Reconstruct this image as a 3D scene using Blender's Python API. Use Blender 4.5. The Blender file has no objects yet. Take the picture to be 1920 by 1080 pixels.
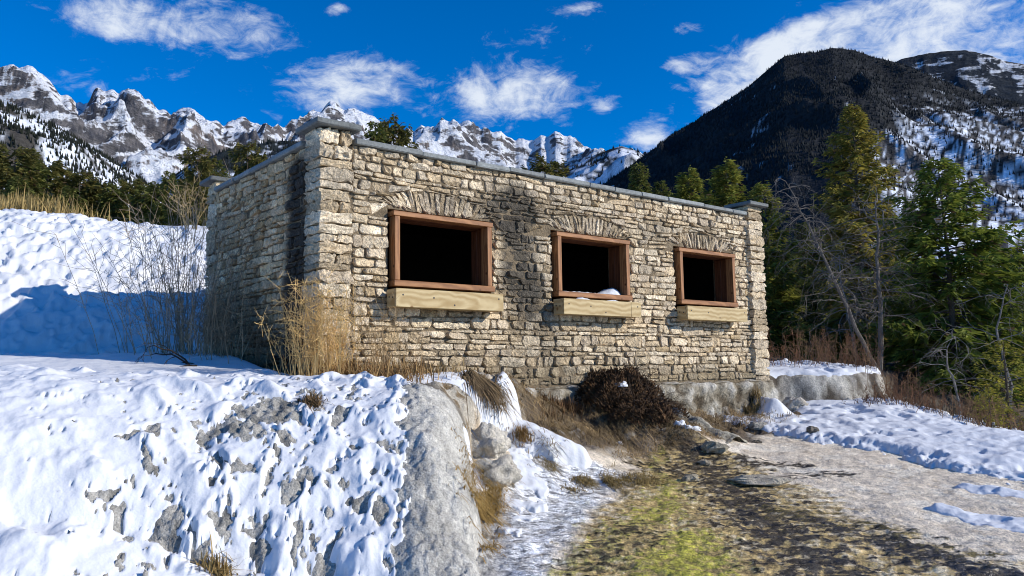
import bpy, math, random
import numpy as np
from mathutils import Vector, Matrix

# ------------------------------------------------------------------ camera, sky, sun, exposure
scene = bpy.context.scene
COL = scene.collection
EYE = 0.158
cam_data = bpy.data.cameras.new('camera')
cam = bpy.data.objects.new('camera', cam_data)
COL.objects.link(cam)
cam_data.sensor_width = 36.0
cam_data.lens = 28.33
cam_data.clip_start = 0.05
cam_data.clip_end = 30000.0
cam.matrix_world = (Matrix.Translation((0, 0, EYE)) @ Matrix.Rotation(math.radians(90 + 5.82), 4, 'X')
                    @ Matrix.Rotation(math.radians(-0.852), 4, 'Z'))
scene.camera = cam

SUN_EL = math.radians(26.0)
SUN_AZ = math.atan2(0.98, -0.20)            # clockwise from +Y
SUN_DIR = Vector((math.sin(SUN_AZ) * math.cos(SUN_EL), math.cos(SUN_AZ) * math.cos(SUN_EL), math.sin(SUN_EL)))
sun_data = bpy.data.lights.new('sun', 'SUN')
sun_data.energy = 4.4
sun_data.angle = math.radians(0.5)
sun_data.color = (1.0, 0.94, 0.84)
sun = bpy.data.objects.new('sun', sun_data)
sun.rotation_euler = SUN_DIR.to_track_quat('Z', 'Y').to_euler()
sun.location = (30, -5, 30)
COL.objects.link(sun)

world = bpy.data.worlds.new('World')
scene.world = world
world.use_nodes = True
wn, wl = world.node_tree.nodes, world.node_tree.links
wn.clear()


def wnode(kind, **kw):
    n = wn.new(kind)
    for k, v in kw.items():
        setattr(n, k, v)
    return n


def wmath(op, a, b=None, clamp=False):
    n = wnode('ShaderNodeMath', operation=op, use_clamp=clamp)
    for i, v in enumerate((a, b)):
        if v is None:
            continue
        if isinstance(v, (int, float)):
            n.inputs[i].default_value = v
        else:
            wl.new(v, n.inputs[i])
    return n.outputs[0]


sky = wnode('ShaderNodeTexSky', sky_type='NISHITA')
sky.sun_disc = False
sky.sun_elevation = SUN_EL
sky.sun_rotation = SUN_AZ
sky.altitude = 2600.0
sky.air_density = 1.0
sky.dust_density = 0.0
sky.ozone_density = 5.0
hsv = wnode('ShaderNodeHueSaturation')
hsv.inputs['Hue'].default_value = 0.506
hsv.inputs['Saturation'].default_value = 1.32
hsv.inputs['Value'].default_value = 1.18
wl.new(sky.outputs[0], hsv.inputs['Color'])

tc = wnode('ShaderNodeTexCoord')
mp = wnode('ShaderNodeMapping')
mp.inputs['Location'].default_value = (3.1, 1.7, 0.4)
mp.inputs['Rotation'].default_value = (0.0, math.radians(14), 0.0)
mp.inputs['Scale'].default_value = (1.0, 1.0, 1.9)
wl.new(tc.outputs['Generated'], mp.inputs[0])
nz = wnode('ShaderNodeTexNoise')
nz.inputs['Scale'].default_value = 8.0; nz.inputs['Detail'].default_value = 12.0
nz.inputs['Roughness'].default_value = 0.62; nz.inputs['Distortion'].default_value = 0.9
wl.new(mp.outputs[0], nz.inputs['Vector'])
cover = 0.0


def pix_dir(px, py):
    """direction of a point of the sky given in picture coordinates of the photograph"""
    v = Vector(((px - 960) / 1511.0, -(py - 540) / 1511.0, -1.0)).normalized()
    return (cam.matrix_world.to_3x3() @ v).normalized()


for px, py, rx, ry, amp in ((320, 55, .12, .04, .80), (470, 50, .06, .022, .62), (180, 20, .08, .02, .6), (625, 170, .055, .034, 1.0), (725, 128, .03, .02, .7),
                            (940, 188, .075, .034, 1.05), (1050, 165, .05, .025, .8), (1215, 255, .034, .022, 1.1), (1730, 45, .17, .045, 1.0), (1580, 90, .09, .03, .9),
                            (1440, 125, .06, .03, .9), (1350, 180, .04, .03, .85), (1880, 60, .10, .06, .9), (140, 165, .045, .022, .6), (628, 18, .018, .009, 1.0),
                            (1110, 10, .04, .012, .9), (1275, 120, .025, .012, .7), (1290, 50, .02, .01, .7), (1130, 200, .015, .008, .8)):
    d = pix_dir(px, py)
    right = Vector((d.y, -d.x, 0)).normalized()
    up = right.cross(d)

    def dotn(vec):
        n = wnode('ShaderNodeVectorMath', operation='DOT_PRODUCT')
        wl.new(tc.outputs['Generated'], n.inputs[0])
        n.inputs[1].default_value = vec
        return n.outputs['Value']
    a = wmath('DIVIDE', dotn(right), rx)
    b = wmath('DIVIDE', wmath('SUBTRACT', dotn(up), 0.0), ry)
    q = wmath('ADD', wmath('MULTIPLY', a, a), wmath('MULTIPLY', b, b))
    front = wmath('GREATER_THAN', dotn(d), 0.3)
    lobe = wmath('MULTIPLY', wmath('MULTIPLY', wmath('POWER', 2.718, wmath('MULTIPLY', q, -1.0)), amp * 1.15), front)
    cover = wmath('ADD', cover, lobe) if cover else lobe
# ragged edges: noise eats into the cover
cover = wmath('MINIMUM', cover, 1.15)
cover = wmath('ADD', wmath('SUBTRACT', cover, 0.45), wmath('MULTIPLY', wmath('SUBTRACT', nz.outputs['Fac'], 0.5), 3.0))
nf = wnode('ShaderNodeTexNoise')
nf.inputs['Scale'].default_value = 30.0; nf.inputs['Detail'].default_value = 10.0; nf.inputs['Roughness'].default_value = 0.68; nf.inputs['Distortion'].default_value = 0.6
wl.new(mp.outputs[0], nf.inputs['Vector'])
cover = wmath('ADD', cover, wmath('MULTIPLY', wmath('SUBTRACT', nf.outputs['Fac'], 0.5), 1.7))
ramp = wnode('ShaderNodeMapRange', interpolation_type='SMOOTHSTEP')
ramp.inputs['From Min'].default_value = 0.0; ramp.inputs['From Max'].default_value = 1.15
ramp.inputs['To Max'].default_value = 0.90
wl.new(cover, ramp.inputs['Value'])
mixc = wnode('ShaderNodeMix', data_type='RGBA')
mixc.inputs[7].default_value = (5.6, 6.0, 6.5, 1)
wl.new(ramp.outputs[0], mixc.inputs[0]); wl.new(hsv.outputs[0], mixc.inputs[6])
bg = wnode('ShaderNodeBackground')
bg.inputs['Strength'].default_value = 0.14
wl.new(mixc.outputs[2], bg.inputs['Color'])
wo = wnode('ShaderNodeOutputWorld')
wl.new(bg.outputs[0], wo.inputs['Surface'])

vs = scene.view_settings
vs.view_transform = 'Standard'
vs.look = 'None'
vs.exposure = 0.12
vs.gamma = 1.0
vs.use_curve_mapping = False
scene.cycles.filter_width = 1.0
scene.cycles.max_bounces = 6
scene.cycles.diffuse_bounces = 3

# ------------------------------------------------------------------ noise
def _h(ix, iy, iz, s):
    n = (ix * 374761393 + iy * 668265263 + iz * 2147483647 + s * 974634777) & 0xFFFFFFFF
    n = ((n ^ (n >> 13)) * 1274126177) & 0xFFFFFFFF
    n = ((n ^ (n >> 16)) * 2246822519) & 0xFFFFFFFF
    return ((n ^ (n >> 15)) & 0xFFFFFF) / float(0xFFFFFF)


def noise2(x, y, s=0):
    x = np.asarray(x, float); y = np.asarray(y, float)
    x, y = np.broadcast_arrays(x, y)
    xi = np.floor(x).astype(np.int64); yi = np.floor(y).astype(np.int64)
    fx = x - xi; fy = y - yi
    ux = fx * fx * fx * (fx * (fx * 6 - 15) + 10); uy = fy * fy * fy * (fy * (fy * 6 - 15) + 10)
    out = 0.0
    vals = []
    for dx in (0, 1):
        for dy in (0, 1):
            a = _h(xi + dx, yi + dy, 0, s) * 2 * np.pi
            vals.append(np.cos(a) * (fx - dx) + np.sin(a) * (fy - dy))
    v0 = vals[0] * (1 - uy) + vals[1] * uy
    v1 = vals[2] * (1 - uy) + vals[3] * uy
    return (v0 * (1 - ux) + v1 * ux) * 1.5


def fbm(x, y, oct=4, s=0, gain=.5, lac=2.03):
    a, t = 1.0, 0.0
    for o in range(oct):
        t = t + a * noise2(x, y, s + o * 17)
        x = x * lac + 11.3; y = y * lac - 7.1; a *= gain
    return t


def ridged(x, y, oct=5, s=0, gain=.5, lac=2.07):
    a, t, w = 1.0, 0.0, 1.0
    for o in range(oct):
        n = 1 - np.abs(noise2(x, y, s + o * 31)) * 1.5
        n = np.clip(n, 0, 1) ** 2 * w
        w = np.clip(n * 1.6, 0, 1)
        t = t + a * n
        x = x * lac + 5.3; y = y * lac + 9.1; a *= gain
    return t


def worley(x, y, s=0):
    x = np.asarray(x, float); y = np.asarray(y, float)
    xi = np.floor(x).astype(np.int64); yi = np.floor(y).astype(np.int64)
    d1 = np.full(x.shape, 9.0)
    for dx in (-1, 0, 1):
        for dy in (-1, 0, 1):
            px = xi + dx + _h(xi + dx, yi + dy, 1, s); py = yi + dy + _h(xi + dx, yi + dy, 2, s)
            d1 = np.minimum(d1, (px - x) ** 2 + (py - y) ** 2)
    return np.sqrt(d1)


def sst(a, b, x):
    t = np.clip((x - a) / (b - a), 0, 1)
    return t * t * (3 - 2 * t)


def smax(a, b, k):
    h = np.clip(.5 + .5 * (a - b) / k, 0, 1)
    return b * (1 - h) + a * h + k * h * (1 - h)


def smin(a, b, k):
    return -smax(-a, -b, k)


def capsule(X, Y, pts, r):
    """1 at a polyline, 0 at its edge and negative outside; pts may carry their own radius"""
    best = np.full(np.shape(X), -9.0)
    for (p, q) in zip(pts[:-1], pts[1:]):
        ax, ay = p[0], p[1]; bx, by = q[0], q[1]
        r0 = p[2] if len(p) > 2 else r; r1 = q[2] if len(q) > 2 else r
        dx, dy = bx - ax, by - ay
        t = np.clip(((X - ax) * dx + (Y - ay) * dy) / (dx * dx + dy * dy + 1e-9), 0, 1)
        d = np.hypot(X - ax - t * dx, Y - ay - t * dy)
        best = np.maximum(best, 1 - d / (r0 + (r1 - r0) * t))
    return best


# ------------------------------------------------------------------ the lie of the land
YAW = math.radians(39.1)
CY, SY = math.cos(YAW), math.sin(YAW)
BX, BY = -2.247, 9.416
LEN, DEP = 8.93, 3.95


def wall_uv(X, Y):
    return (X - BX) * CY + (Y - BY) * SY, (X - BX) * SY - (Y - BY) * CY      # along the front wall, outwards from it


def world_uv(u, v):
    return BX + u * CY + v * SY, BY + u * SY - v * CY


def ledge_edge(X):
    return 14.95 + .10 * (X - 4.7) + .22 * noise2(X * 1.4, 3.7, 9) - .10 * np.cos((X - 5.9) * 2.6) + 1.3 * sst(6.7, 7.9, X) ** 2 * (X - 6)


def land(X, Y):
    """ground level without snow"""
    u, v = wall_uv(X, Y)
    low = -1.42 + .09 * (np.clip(Y, 4, 24) - 6)
    low = low + .10 * sst(4.2, 7.5, X) * sst(12.5, 15, Y)
    # talus of soil and dead plants under the front wall
    zt = np.interp(u, [1.6, 2.5, 3.6, 4.6, 5.4, 6.2, 7.2, 8.4, 9.6], [0, -.10, -.32, -.12, -.16, -.48, -.52, -.58, -.62])
    wid = np.interp(u, [1.6, 3, 4.6, 5.6, 6.6, 7.8, 9], [.5, .40, .36, .42, .5, .8, .9])
    talus = zt - np.clip(v, 0, 9) * wid + .05 * noise2(X * 1.7, Y * 1.7, 3)
    low = low - (.24 * np.clip(X - 6.6, 0, 40) - .006 * np.clip(X - 6.6, 0, 12) ** 2) * sst(11, 13.5, Y)
    z = smax(low, talus, .16)
    # ledge beyond the building's right corner
    edge = ledge_edge(X)
    led = sst(-.02, .30, Y - edge) * sst(4.15, 4.5, X)
    ztop = np.clip(-.03 + .055 * (Y - 15), -.05, 1.2) - .25 * np.clip(X - 7, 0, 30) * .45
    ztop = np.maximum(ztop, low - .1)
    z = z + (np.maximum(ztop, z) - z) * led
    # shelf with the tufa mound: top, front face, rounded right-hand buttress
    shelf = .02 + .045 * np.clip(-X - .8, 0, 8) + .03 * np.clip(Y - 8.6, 0, 3)
    fe = 8.55 + .16 * noise2(X * .8, 1.3, 21) + .10 * noise2(X * 2.3, 4.3, 22) - .25 * sst(-3.5, -6.5, X)
    tf = np.clip((fe - Y) / (2.45 + .25 * sst(-3, -5, X)), 0, 1)
    pf = (1 - np.sqrt(np.clip(1 - tf ** 1.7, 0, 1))) * .42 + .58 * (tf * tf * (3 - 2 * tf))
    xe = np.interp(Y, [6.0, 7.0, 8.0, 8.7, 9.3, 10.2, 11.2], [-.84, -.86, -.95, -.98, -.72, -.55, -.35]) + .06 * noise2(Y * 1.9, 2.2, 24)
    ws = np.interp(Y, [6, 8.2, 9, 10, 11], [.54, .58, .42, .75, .9])
    ts = np.clip((X - xe) / ws, 0, 1)
    ps = 1 - np.sqrt(np.clip(1 - ts ** 1.8, 0, 1))
    keep = (1 - pf) * (1 - ps)
    shelf_z = z + (shelf - z) * keep
    on = sst(2.6, 1.6, u) if True else 0
    side = np.where(Y < 10.6, 1.0, sst(2.9, 1.9, u))
    z = z + (np.maximum(shelf_z, z) - z) * side * sst(1.2, .2, X)
    # left bank
    y0 = 11.9 + np.clip(X + 6.3, -3, 9) * .55
    hill = .38 + .58 * np.clip(Y - y0, 0, None)
    cap = 3.35 + .3 * fbm(X * .25, Y * .25, 3, 41) + .05 * np.clip(-X - 9, 0, 12)
    hill = smin(hill, cap - .05 * np.clip(Y - 21, 0, 30), .9)
    m = sst(2.5, -.2, u + .9 * np.clip(v + 3.0, -9, 0)) * sst(9.6, 11.2, Y)
    z = np.where(Y > 9.0, z + (np.maximum(hill, z) - z) * m, z)
    # behind the building
    back = np.clip(.02 * (Y - 15), -.2, 1.5)
    z = np.where((v < -DEP * .5) & (u > 0), np.maximum(z, back * sst(14, 18, Y)), z)
    # the footprint stays below the floor
    foot = sst(-.35, -.1, u) * sst(LEN + .2, LEN - .05, u) * sst(.02, -.1, v) * sst(-DEP - .3, -DEP + .05, v)
    z = z + (np.minimum(z, -.25) - z) * foot
    far = sst(30, 70, np.hypot(X, Y))
    return z * (1 - far) + far * np.where(X < 0, np.minimum(z, 1.0), np.minimum(z, .6))


# ------------------------------------------------------------------ helpers
def mat(name):
    m = bpy.data.materials.new(name)
    m.use_nodes = True
    nt = m.node_tree
    return m, nt, nt.nodes['Principled BSDF']


def nd(nt, kind, inputs=None, **kw):
    n = nt.nodes.new(kind)
    for k, v in kw.items():
        setattr(n, k, v)
    for k, v in (inputs or {}).items():
        if hasattr(v, 'is_linked'):
            nt.links.new(v, n.inputs[k])
        else:
            n.inputs[k].default_value = v
    return n


def noise_node(nt, vec, scale, detail=4, rough=.55, dist=0.0):
    return nd(nt, 'ShaderNodeTexNoise', {'Vector': vec, 'Scale': scale, 'Detail': detail, 'Roughness': rough, 'Distortion': dist}).outputs['Fac']


def mrange(nt, v, a, b, c=0.0, d=1.0, smooth=False):
    return nd(nt, 'ShaderNodeMapRange', {'Value': v, 'From Min': a, 'From Max': b, 'To Min': c, 'To Max': d},
              interpolation_type='SMOOTHSTEP' if smooth else 'LINEAR').outputs[0]


def mixrgb(nt, fac, a, b, blend='MIX'):
    n = nt.nodes.new('ShaderNodeMix')
    n.data_type = 'RGBA'; n.blend_type = blend; n.clamp_factor = True
    for i, v in ((0, fac), (6, a), (7, b)):
        if hasattr(v, 'is_linked'):
            nt.links.new(v, n.inputs[i])
        else:
            n.inputs[i].default_value = v if (i == 0 or len(v) == 4) else tuple(v) + (1,)
    return n.outputs[2]


def mth(nt, op, a, b=0.0, clamp=False):
    n = nt.nodes.new('ShaderNodeMath'); n.operation = op; n.use_clamp = clamp
    for i, v in ((0, a), (1, b)):
        if hasattr(v, 'is_linked'):
            nt.links.new(v, n.inputs[i])
        else:
            n.inputs[i].default_value = v
    return n.outputs[0]


def bump(nt, bsdf, h, dist, strength=1.0):
    b = nd(nt, 'ShaderNodeBump', {'Height': h, 'Distance': dist, 'Strength': strength})
    nt.links.new(b.outputs[0], bsdf.inputs['Normal'])


def npmesh(name, V, F, smooth=False, C=None):
    V = np.ascontiguousarray(V, dtype=np.float32); F = np.ascontiguousarray(F, dtype=np.int32)
    me = bpy.data.meshes.new(name)
    nf, k = F.shape
    me.vertices.add(len(V)); me.vertices.foreach_set('co', V.ravel())
    me.loops.add(nf * k); me.loops.foreach_set('vertex_index', F.ravel())
    me.polygons.add(nf); me.polygons.foreach_set('loop_start', np.arange(0, nf * k, k, dtype=np.int32))
    me.update(calc_edges=True)
    me.polygons.foreach_set('use_smooth', np.full(nf, bool(smooth)))
    if C is not None:
        C = np.asarray(C, dtype=np.float32)
        if C.shape[1] == 3:
            C = np.concatenate([C, np.ones((len(C), 1), np.float32)], 1)
        a = me.color_attributes.new('col', 'FLOAT_COLOR', 'POINT')
        a.data.foreach_set('color', np.ascontiguousarray(C).ravel())
    return me


def put(name, me, m, parent=None, label=None, cat=None, group=None, kind=None):
    o = bpy.data.objects.new(name, me)
    COL.objects.link(o)
    if m is not None:
        me.materials.clear(); me.materials.append(m)
    if parent is not None:
        o.parent = parent
    tag(o, label, cat, group, kind)
    return o


def tag(o, label=None, cat=None, group=None, kind=None):
    for k, v in (('label', label), ('category', cat), ('group', group), ('kind', kind)):
        if v:
            o[k] = v
    return o


def empty(name, loc, rz=0.0, label=None, cat=None, group=None):
    o = bpy.data.objects.new(name, None)
    COL.objects.link(o)
    o.location = loc; o.rotation_euler = (0, 0, rz); o.empty_display_size = .2
    return tag(o, label, cat, group)


def copy_tree(o, parent=None):
    c = o.copy(); COL.objects.link(c); c.parent = parent
    for ch in o.children:
        copy_tree(ch, c)
    return c


class Geo:
    """collects vertices and triangles of one mesh"""

    def __init__(self):
        self.v, self.f, self.c, self.n = [], [], [], 0

    def add(self, V, F, c=None):
        V = np.asarray(V, float)
        self.v.append(V); self.f.append(np.asarray(F, int) + self.n)
        if c is not None:
            c = np.asarray(c, float)
            self.c.append(np.broadcast_to(c, (len(V), len(c)) if c.ndim == 1 else c.shape))
        self.n += len(V)

    def mesh(self, name, smooth=False):
        return npmesh(name, np.concatenate(self.v), np.concatenate(self.f), smooth, np.concatenate(self.c) if self.c else None)


BOXF = np.array([[0, 2, 3], [0, 3, 1], [4, 5, 7], [4, 7, 6], [0, 1, 5], [0, 5, 4], [2, 6, 7], [2, 7, 3], [0, 4, 6], [0, 6, 2], [1, 3, 7], [1, 7, 5]])


def box_vf(x0, x1, y0, y1, z0, z1):
    V = np.array([[x, y, z] for z in (z0, z1) for y in (y0, y1) for x in (x0, x1)], float)
    return V, BOXF


def bevel_box(x0, x1, y0, y1, z0, z1, b=.006):
    """box with chamfered edges, 44 triangles"""
    V = []
    c = [(x0 + x1) / 2, (y0 + y1) / 2, (z0 + z1) / 2]; h = [(x1 - x0) / 2, (y1 - y0) / 2, (z1 - z0) / 2]
    b = min(b, *(k * .45 for k in h))
    idx = {}
    for sx in (-1, 1):
        for sy in (-1, 1):
            for sz in (-1, 1):
                for ax in range(3):
                    p = [sx * h[0], sy * h[1], sz * h[2]]
                    for k in range(3):
                        if k != ax:
                            p[k] -= (sx, sy, sz)[k] * b
                    idx[(sx, sy, sz, ax)] = len(V)
                    V.append([c[k] + p[k] for k in range(3)])
    F = []

    def quad(a, b_, c_, d):
        F.append([a, b_, c_]); F.append([a, c_, d])
    for ax in range(3):
        o1, o2 = [k for k in range(3) if k != ax]
        for s in (-1, 1):
            r = []
            for (p, q) in ((-1, -1), (1, -1), (1, 1), (-1, 1)):
                sg = [0, 0, 0]; sg[ax] = s; sg[o1] = p; sg[o2] = q
                r.append(idx[(*sg, ax)])
            quad(*r)
    for ax in range(3):                       # edges along ax
        o1, o2 = [k for k in range(3) if k != ax]
        for p in (-1, 1):
            for q in (-1, 1):
                sg0 = [0, 0, 0]; sg0[o1] = p; sg0[o2] = q; sg0[ax] = -1
                sg1 = list(sg0); sg1[ax] = 1
                quad(idx[(*sg0, o1)], idx[(*sg1, o1)], idx[(*sg1, o2)], idx[(*sg0, o2)])
    for sx in (-1, 1):
        for sy in (-1, 1):
            for sz in (-1, 1):
                F.append([idx[(sx, sy, sz, 0)], idx[(sx, sy, sz, 1)], idx[(sx, sy, sz, 2)]])
    V = np.array(V); F = np.array(F)
    # orient outwards
    P = V[F]; nrm = np.cross(P[:, 1] - P[:, 0], P[:, 2] - P[:, 0]); out = P.mean(1) - np.array(c)
    flip = (nrm * out).sum(1) < 0
    F[flip] = F[flip][:, ::-1]
    return V, F


def tube(geo, pts, rads, sides=5, col=None):
    """a tapering tube along a polyline"""
    pts = np.asarray(pts, float); n = len(pts)
    d = np.gradient(pts, axis=0); d /= np.linalg.norm(d, axis=1)[:, None] + 1e-9
    ref = np.where(np.abs(d[:, 2:3]) > .9, np.array([[1., 0, 0]]), np.array([[0, 0, 1.]]))
    a = np.cross(d, ref); a /= np.linalg.norm(a, axis=1)[:, None] + 1e-9
    b = np.cross(d, a)
    th = np.arange(sides) / sides * 2 * np.pi
    r = np.asarray(rads, float)[:, None, None]
    V = pts[:, None, :] + r * (np.cos(th)[None, :, None] * a[:, None, :] + np.sin(th)[None, :, None] * b[:, None, :])
    V = V.reshape(-1, 3)
    i = np.arange(n - 1)[:, None] * sides; j = np.arange(sides)[None, :]; k = (j + 1) % sides
    q = np.stack([i + j, i + k, i + sides + k, i + sides + j], -1).reshape(-1, 4)
    F = np.concatenate([q[:, [0, 1, 2]], q[:, [0, 2, 3]]])
    geo.add(V, F, col)


# ------------------------------------------------------------------ materials
def vcol_material(name, rough=.9, detail=((6, .25), (30, .25)), bumps=((20, .02),), wet=False, spec=.3, noise_rough=.6, sat=1.0):
    """colour from the mesh, broken up by noise; relief from noise"""
    m, nt, b = mat(name)
    at = nd(nt, 'ShaderNodeAttribute', attribute_name='col')
    tcn = nd(nt, 'ShaderNodeTexCoord')
    geo_ = nd(nt, 'ShaderNodeNewGeometry')
    vec = geo_.outputs['Position']
    c = at.outputs['Color']
    for sc, amt in detail:
        f = noise_node(nt, vec, sc, 3, noise_rough)
        g = mrange(nt, f, .25, .75, 1 - amt, 1 + amt)
        cb = nd(nt, 'ShaderNodeCombineColor', {0: g, 1: g, 2: g})
        c = mixrgb(nt, 1.0, c, cb.outputs[0], 'MULTIPLY')
    if wet:                                   # thin ripples of film and crust across the flow, only where it is wet
        mp_ = nd(nt, 'ShaderNodeMapping', {'Vector': vec, 'Scale': (1.0, 2.6, 1.0)})
        f = noise_node(nt, mp_.outputs[0], 9, 6, .68, .3)
        amt = mth(nt, 'MULTIPLY', mrange(nt, at.outputs['Alpha'], .86, .55), 1.0)
        g = mrange(nt, f, .38, .62, .22, 1.75)
        g = mth(nt, 'ADD', mth(nt, 'MULTIPLY', mth(nt, 'SUBTRACT', g, 1.0), amt), 1.0)
        cb = nd(nt, 'ShaderNodeCombineColor', {0: g, 1: g, 2: g})
        c = mixrgb(nt, 1.0, c, cb.outputs[0], 'MULTIPLY')
    nt.links.new(c, b.inputs['Base Color'])
    if wet:
        nt.links.new(at.outputs['Alpha'], b.inputs['Roughness'])
    else:
        b.inputs['Roughness'].default_value = rough
    b.inputs['Specular IOR Level'].default_value = spec
    h = None
    for sc, dist in bumps:
        f = mth(nt, 'MULTIPLY', noise_node(nt, vec, sc, 3, .6), dist)
        h = f if h is None else mth(nt, 'ADD', h, f)
    if h is not None:
        bump(nt, b, h, 1.0, 1.0)
    return m


M = {}
M['ground'] = vcol_material('ground_mineral', detail=((3, .15), (14, .28), (60, .42)), bumps=((9, .010), (28, .016), (70, .010)), wet=True, spec=.35)

m, nt, b = mat('snow')
pos = nd(nt, 'ShaderNodeNewGeometry').outputs['Position']
f1 = noise_node(nt, pos, 1.3, 4, .55)
cc = mixrgb(nt, f1, (.72, .73, .75), (.78, .785, .79))
grit = mrange(nt, noise_node(nt, pos, 46, 3, .6), .66, .8, 0, .35)
cc = mixrgb(nt, grit, cc, (.62, .60, .56))
nt.links.new(cc, b.inputs['Base Color'])
b.inputs['Roughness'].default_value = .55
b.inputs['Specular IOR Level'].default_value = .25
h = mth(nt, 'ADD', mth(nt, 'MULTIPLY', noise_node(nt, pos, 7, 3, .5), .020), mth(nt, 'MULTIPLY', noise_node(nt, pos, 40, 3, .6), .003))
bump(nt, b, h, 1.0, .9)
M['snow'] = m

M['stone'] = vcol_material('limestone', detail=((2.2, .22), (9, .22), (26, .46), (70, .34)), bumps=((12, .028), (34, .040), (90, .014)), spec=.15)
M['mortar'] = vcol_material('mortar', detail=((8, .3), (40, .3)), bumps=((30, .03),), spec=.1)
M['slab'] = vcol_material('grey_flagstone', detail=((5, .25), (30, .25)), bumps=((14, .012), (60, .006)), spec=.35, rough=.7)
M['rough_rock'] = vcol_material('tufa', detail=((5, .25), (22, .32), (70, .28)), bumps=((8, .03), (24, .03), (70, .012)), spec=.2)
M['plant'] = vcol_material('dry_plant', detail=((9, .3),), bumps=(), spec=.15, rough=.85)
M['bark'] = vcol_material('bark', detail=((12, .35), (50, .3)), bumps=((30, .015),), spec=.15)
m = vcol_material('needles', detail=((1.6, .28), (14, .30)), bumps=(), spec=.2, rough=.75)
nt = m.node_tree
b_ = nt.nodes['Principled BSDF']
tl = nd(nt, 'ShaderNodeBsdfTranslucent')
nt.links.new(b_.inputs['Base Color'].links[0].from_socket, tl.inputs['Color'])
mx = nd(nt, 'ShaderNodeMixShader', {0: .38})
nt.links.new(b_.outputs[0], mx.inputs[1]); nt.links.new(tl.outputs[0], mx.inputs[2])
nt.links.new(mx.outputs[0], nt.nodes['Material Output'].inputs['Surface'])
M['needles'] = m

# wood of the window frames and planters; grain runs along a chosen axis of the object
def wood(name, dark, light, knot, axis, rough=.55, ring=9.0):
    m, nt, b = mat(name)
    tcn = nd(nt, 'ShaderNodeTexCoord')
    sc = [ring, ring, ring]; sc[axis] = .9
    mp_ = nd(nt, 'ShaderNodeMapping', {'Vector': tcn.outputs['Object'], 'Scale': tuple(sc)})
    warp = nd(nt, 'ShaderNodeTexNoise', {'Vector': tcn.outputs['Object'], 'Scale': 3.2, 'Detail': 2})
    addv = nd(nt, 'ShaderNodeVectorMath', operation='MULTIPLY_ADD')
    nt.links.new(warp.outputs['Color'], addv.inputs[0]); addv.inputs[1].default_value = (.6,) * 3
    nt.links.new(mp_.outputs[0], addv.inputs[2])
    n1 = noise_node(nt, addv.outputs[0], 1.6, 6, .7, .6)
    wv = nd(nt, 'ShaderNodeTexWave', {'Vector': addv.outputs[0], 'Scale': .9, 'Distortion': 2.5, 'Detail': 3.0, 'Detail Scale': 1.2}, wave_type='RINGS', rings_direction='SPHERICAL')
    f = mth(nt, 'ADD', mth(nt, 'MULTIPLY', n1, .7), mth(nt, 'MULTIPLY', wv.outputs['Fac'], .35))
    c = mixrgb(nt, mrange(nt, f, .25, .8), dark, light)
    vo = nd(nt, 'ShaderNodeTexVoronoi', {'Vector': tcn.outputs['Object'], 'Scale': 4.3, 'Randomness': 1.0})
    k = mrange(nt, vo.outputs['Distance'], .06, .13, 1, 0)
    c = mixrgb(nt, k, c, knot)
    nt.links.new(c, b.inputs['Base Color'])
    b.inputs['Roughness'].default_value = rough
    b.inputs['Specular IOR Level'].default_value = .3
    bump(nt, b, f, .002, .6)
    return m


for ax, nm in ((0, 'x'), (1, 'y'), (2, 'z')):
    M['lining_' + nm] = wood('shade_toned_cedar_' + nm, (.070, .024, .010), (.150, .056, .024), (.04, .014, .006), ax)  # frame cedar darkened: shade of the deep reveal put into the colour
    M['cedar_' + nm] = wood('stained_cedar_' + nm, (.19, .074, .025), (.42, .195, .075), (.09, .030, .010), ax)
    M['pine_' + nm] = wood('treated_pine_' + nm, (.36, .24, .095), (.60, .47, .25), (.22, .12, .04), ax, .6, 6.0)
m, nt, b = mat('dark_iron'); b.inputs['Base Color'].default_value = (.02, .02, .02, 1); b.inputs['Roughness'].default_value = .6
M['iron'] = m
m, nt, b = mat('shade_toned_plaster')  # near-black colour stands in for the shade of the room
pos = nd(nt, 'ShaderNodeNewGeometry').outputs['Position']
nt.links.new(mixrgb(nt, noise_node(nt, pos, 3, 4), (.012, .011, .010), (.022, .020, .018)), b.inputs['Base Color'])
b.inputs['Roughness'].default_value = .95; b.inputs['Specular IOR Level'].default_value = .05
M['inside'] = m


# ------------------------------------------------------------------ terrain, snow cover, far ground
NA = 860
az = np.radians(np.linspace(-49, 49, NA))
rr = np.concatenate([np.linspace(2.2, 5.2, 40, endpoint=False), np.linspace(5.2, 11.0, 300, endpoint=False),
                     np.linspace(11.0, 20.0, 190, endpoint=False), np.geomspace(20, 95, 60)])
A, Rg = np.meshgrid(az, rr)
GX, GY = Rg * np.sin(A), Rg * np.cos(A)
GU, GV = wall_uv(GX, GY)
BASE = land(GX, GY)
gq = (np.arange(len(rr) - 1)[:, None] * NA + np.arange(NA - 1)[None, :]).reshape(-1)
GQ = np.stack([gq, gq + 1, gq + NA + 1, gq + NA], -1)

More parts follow.
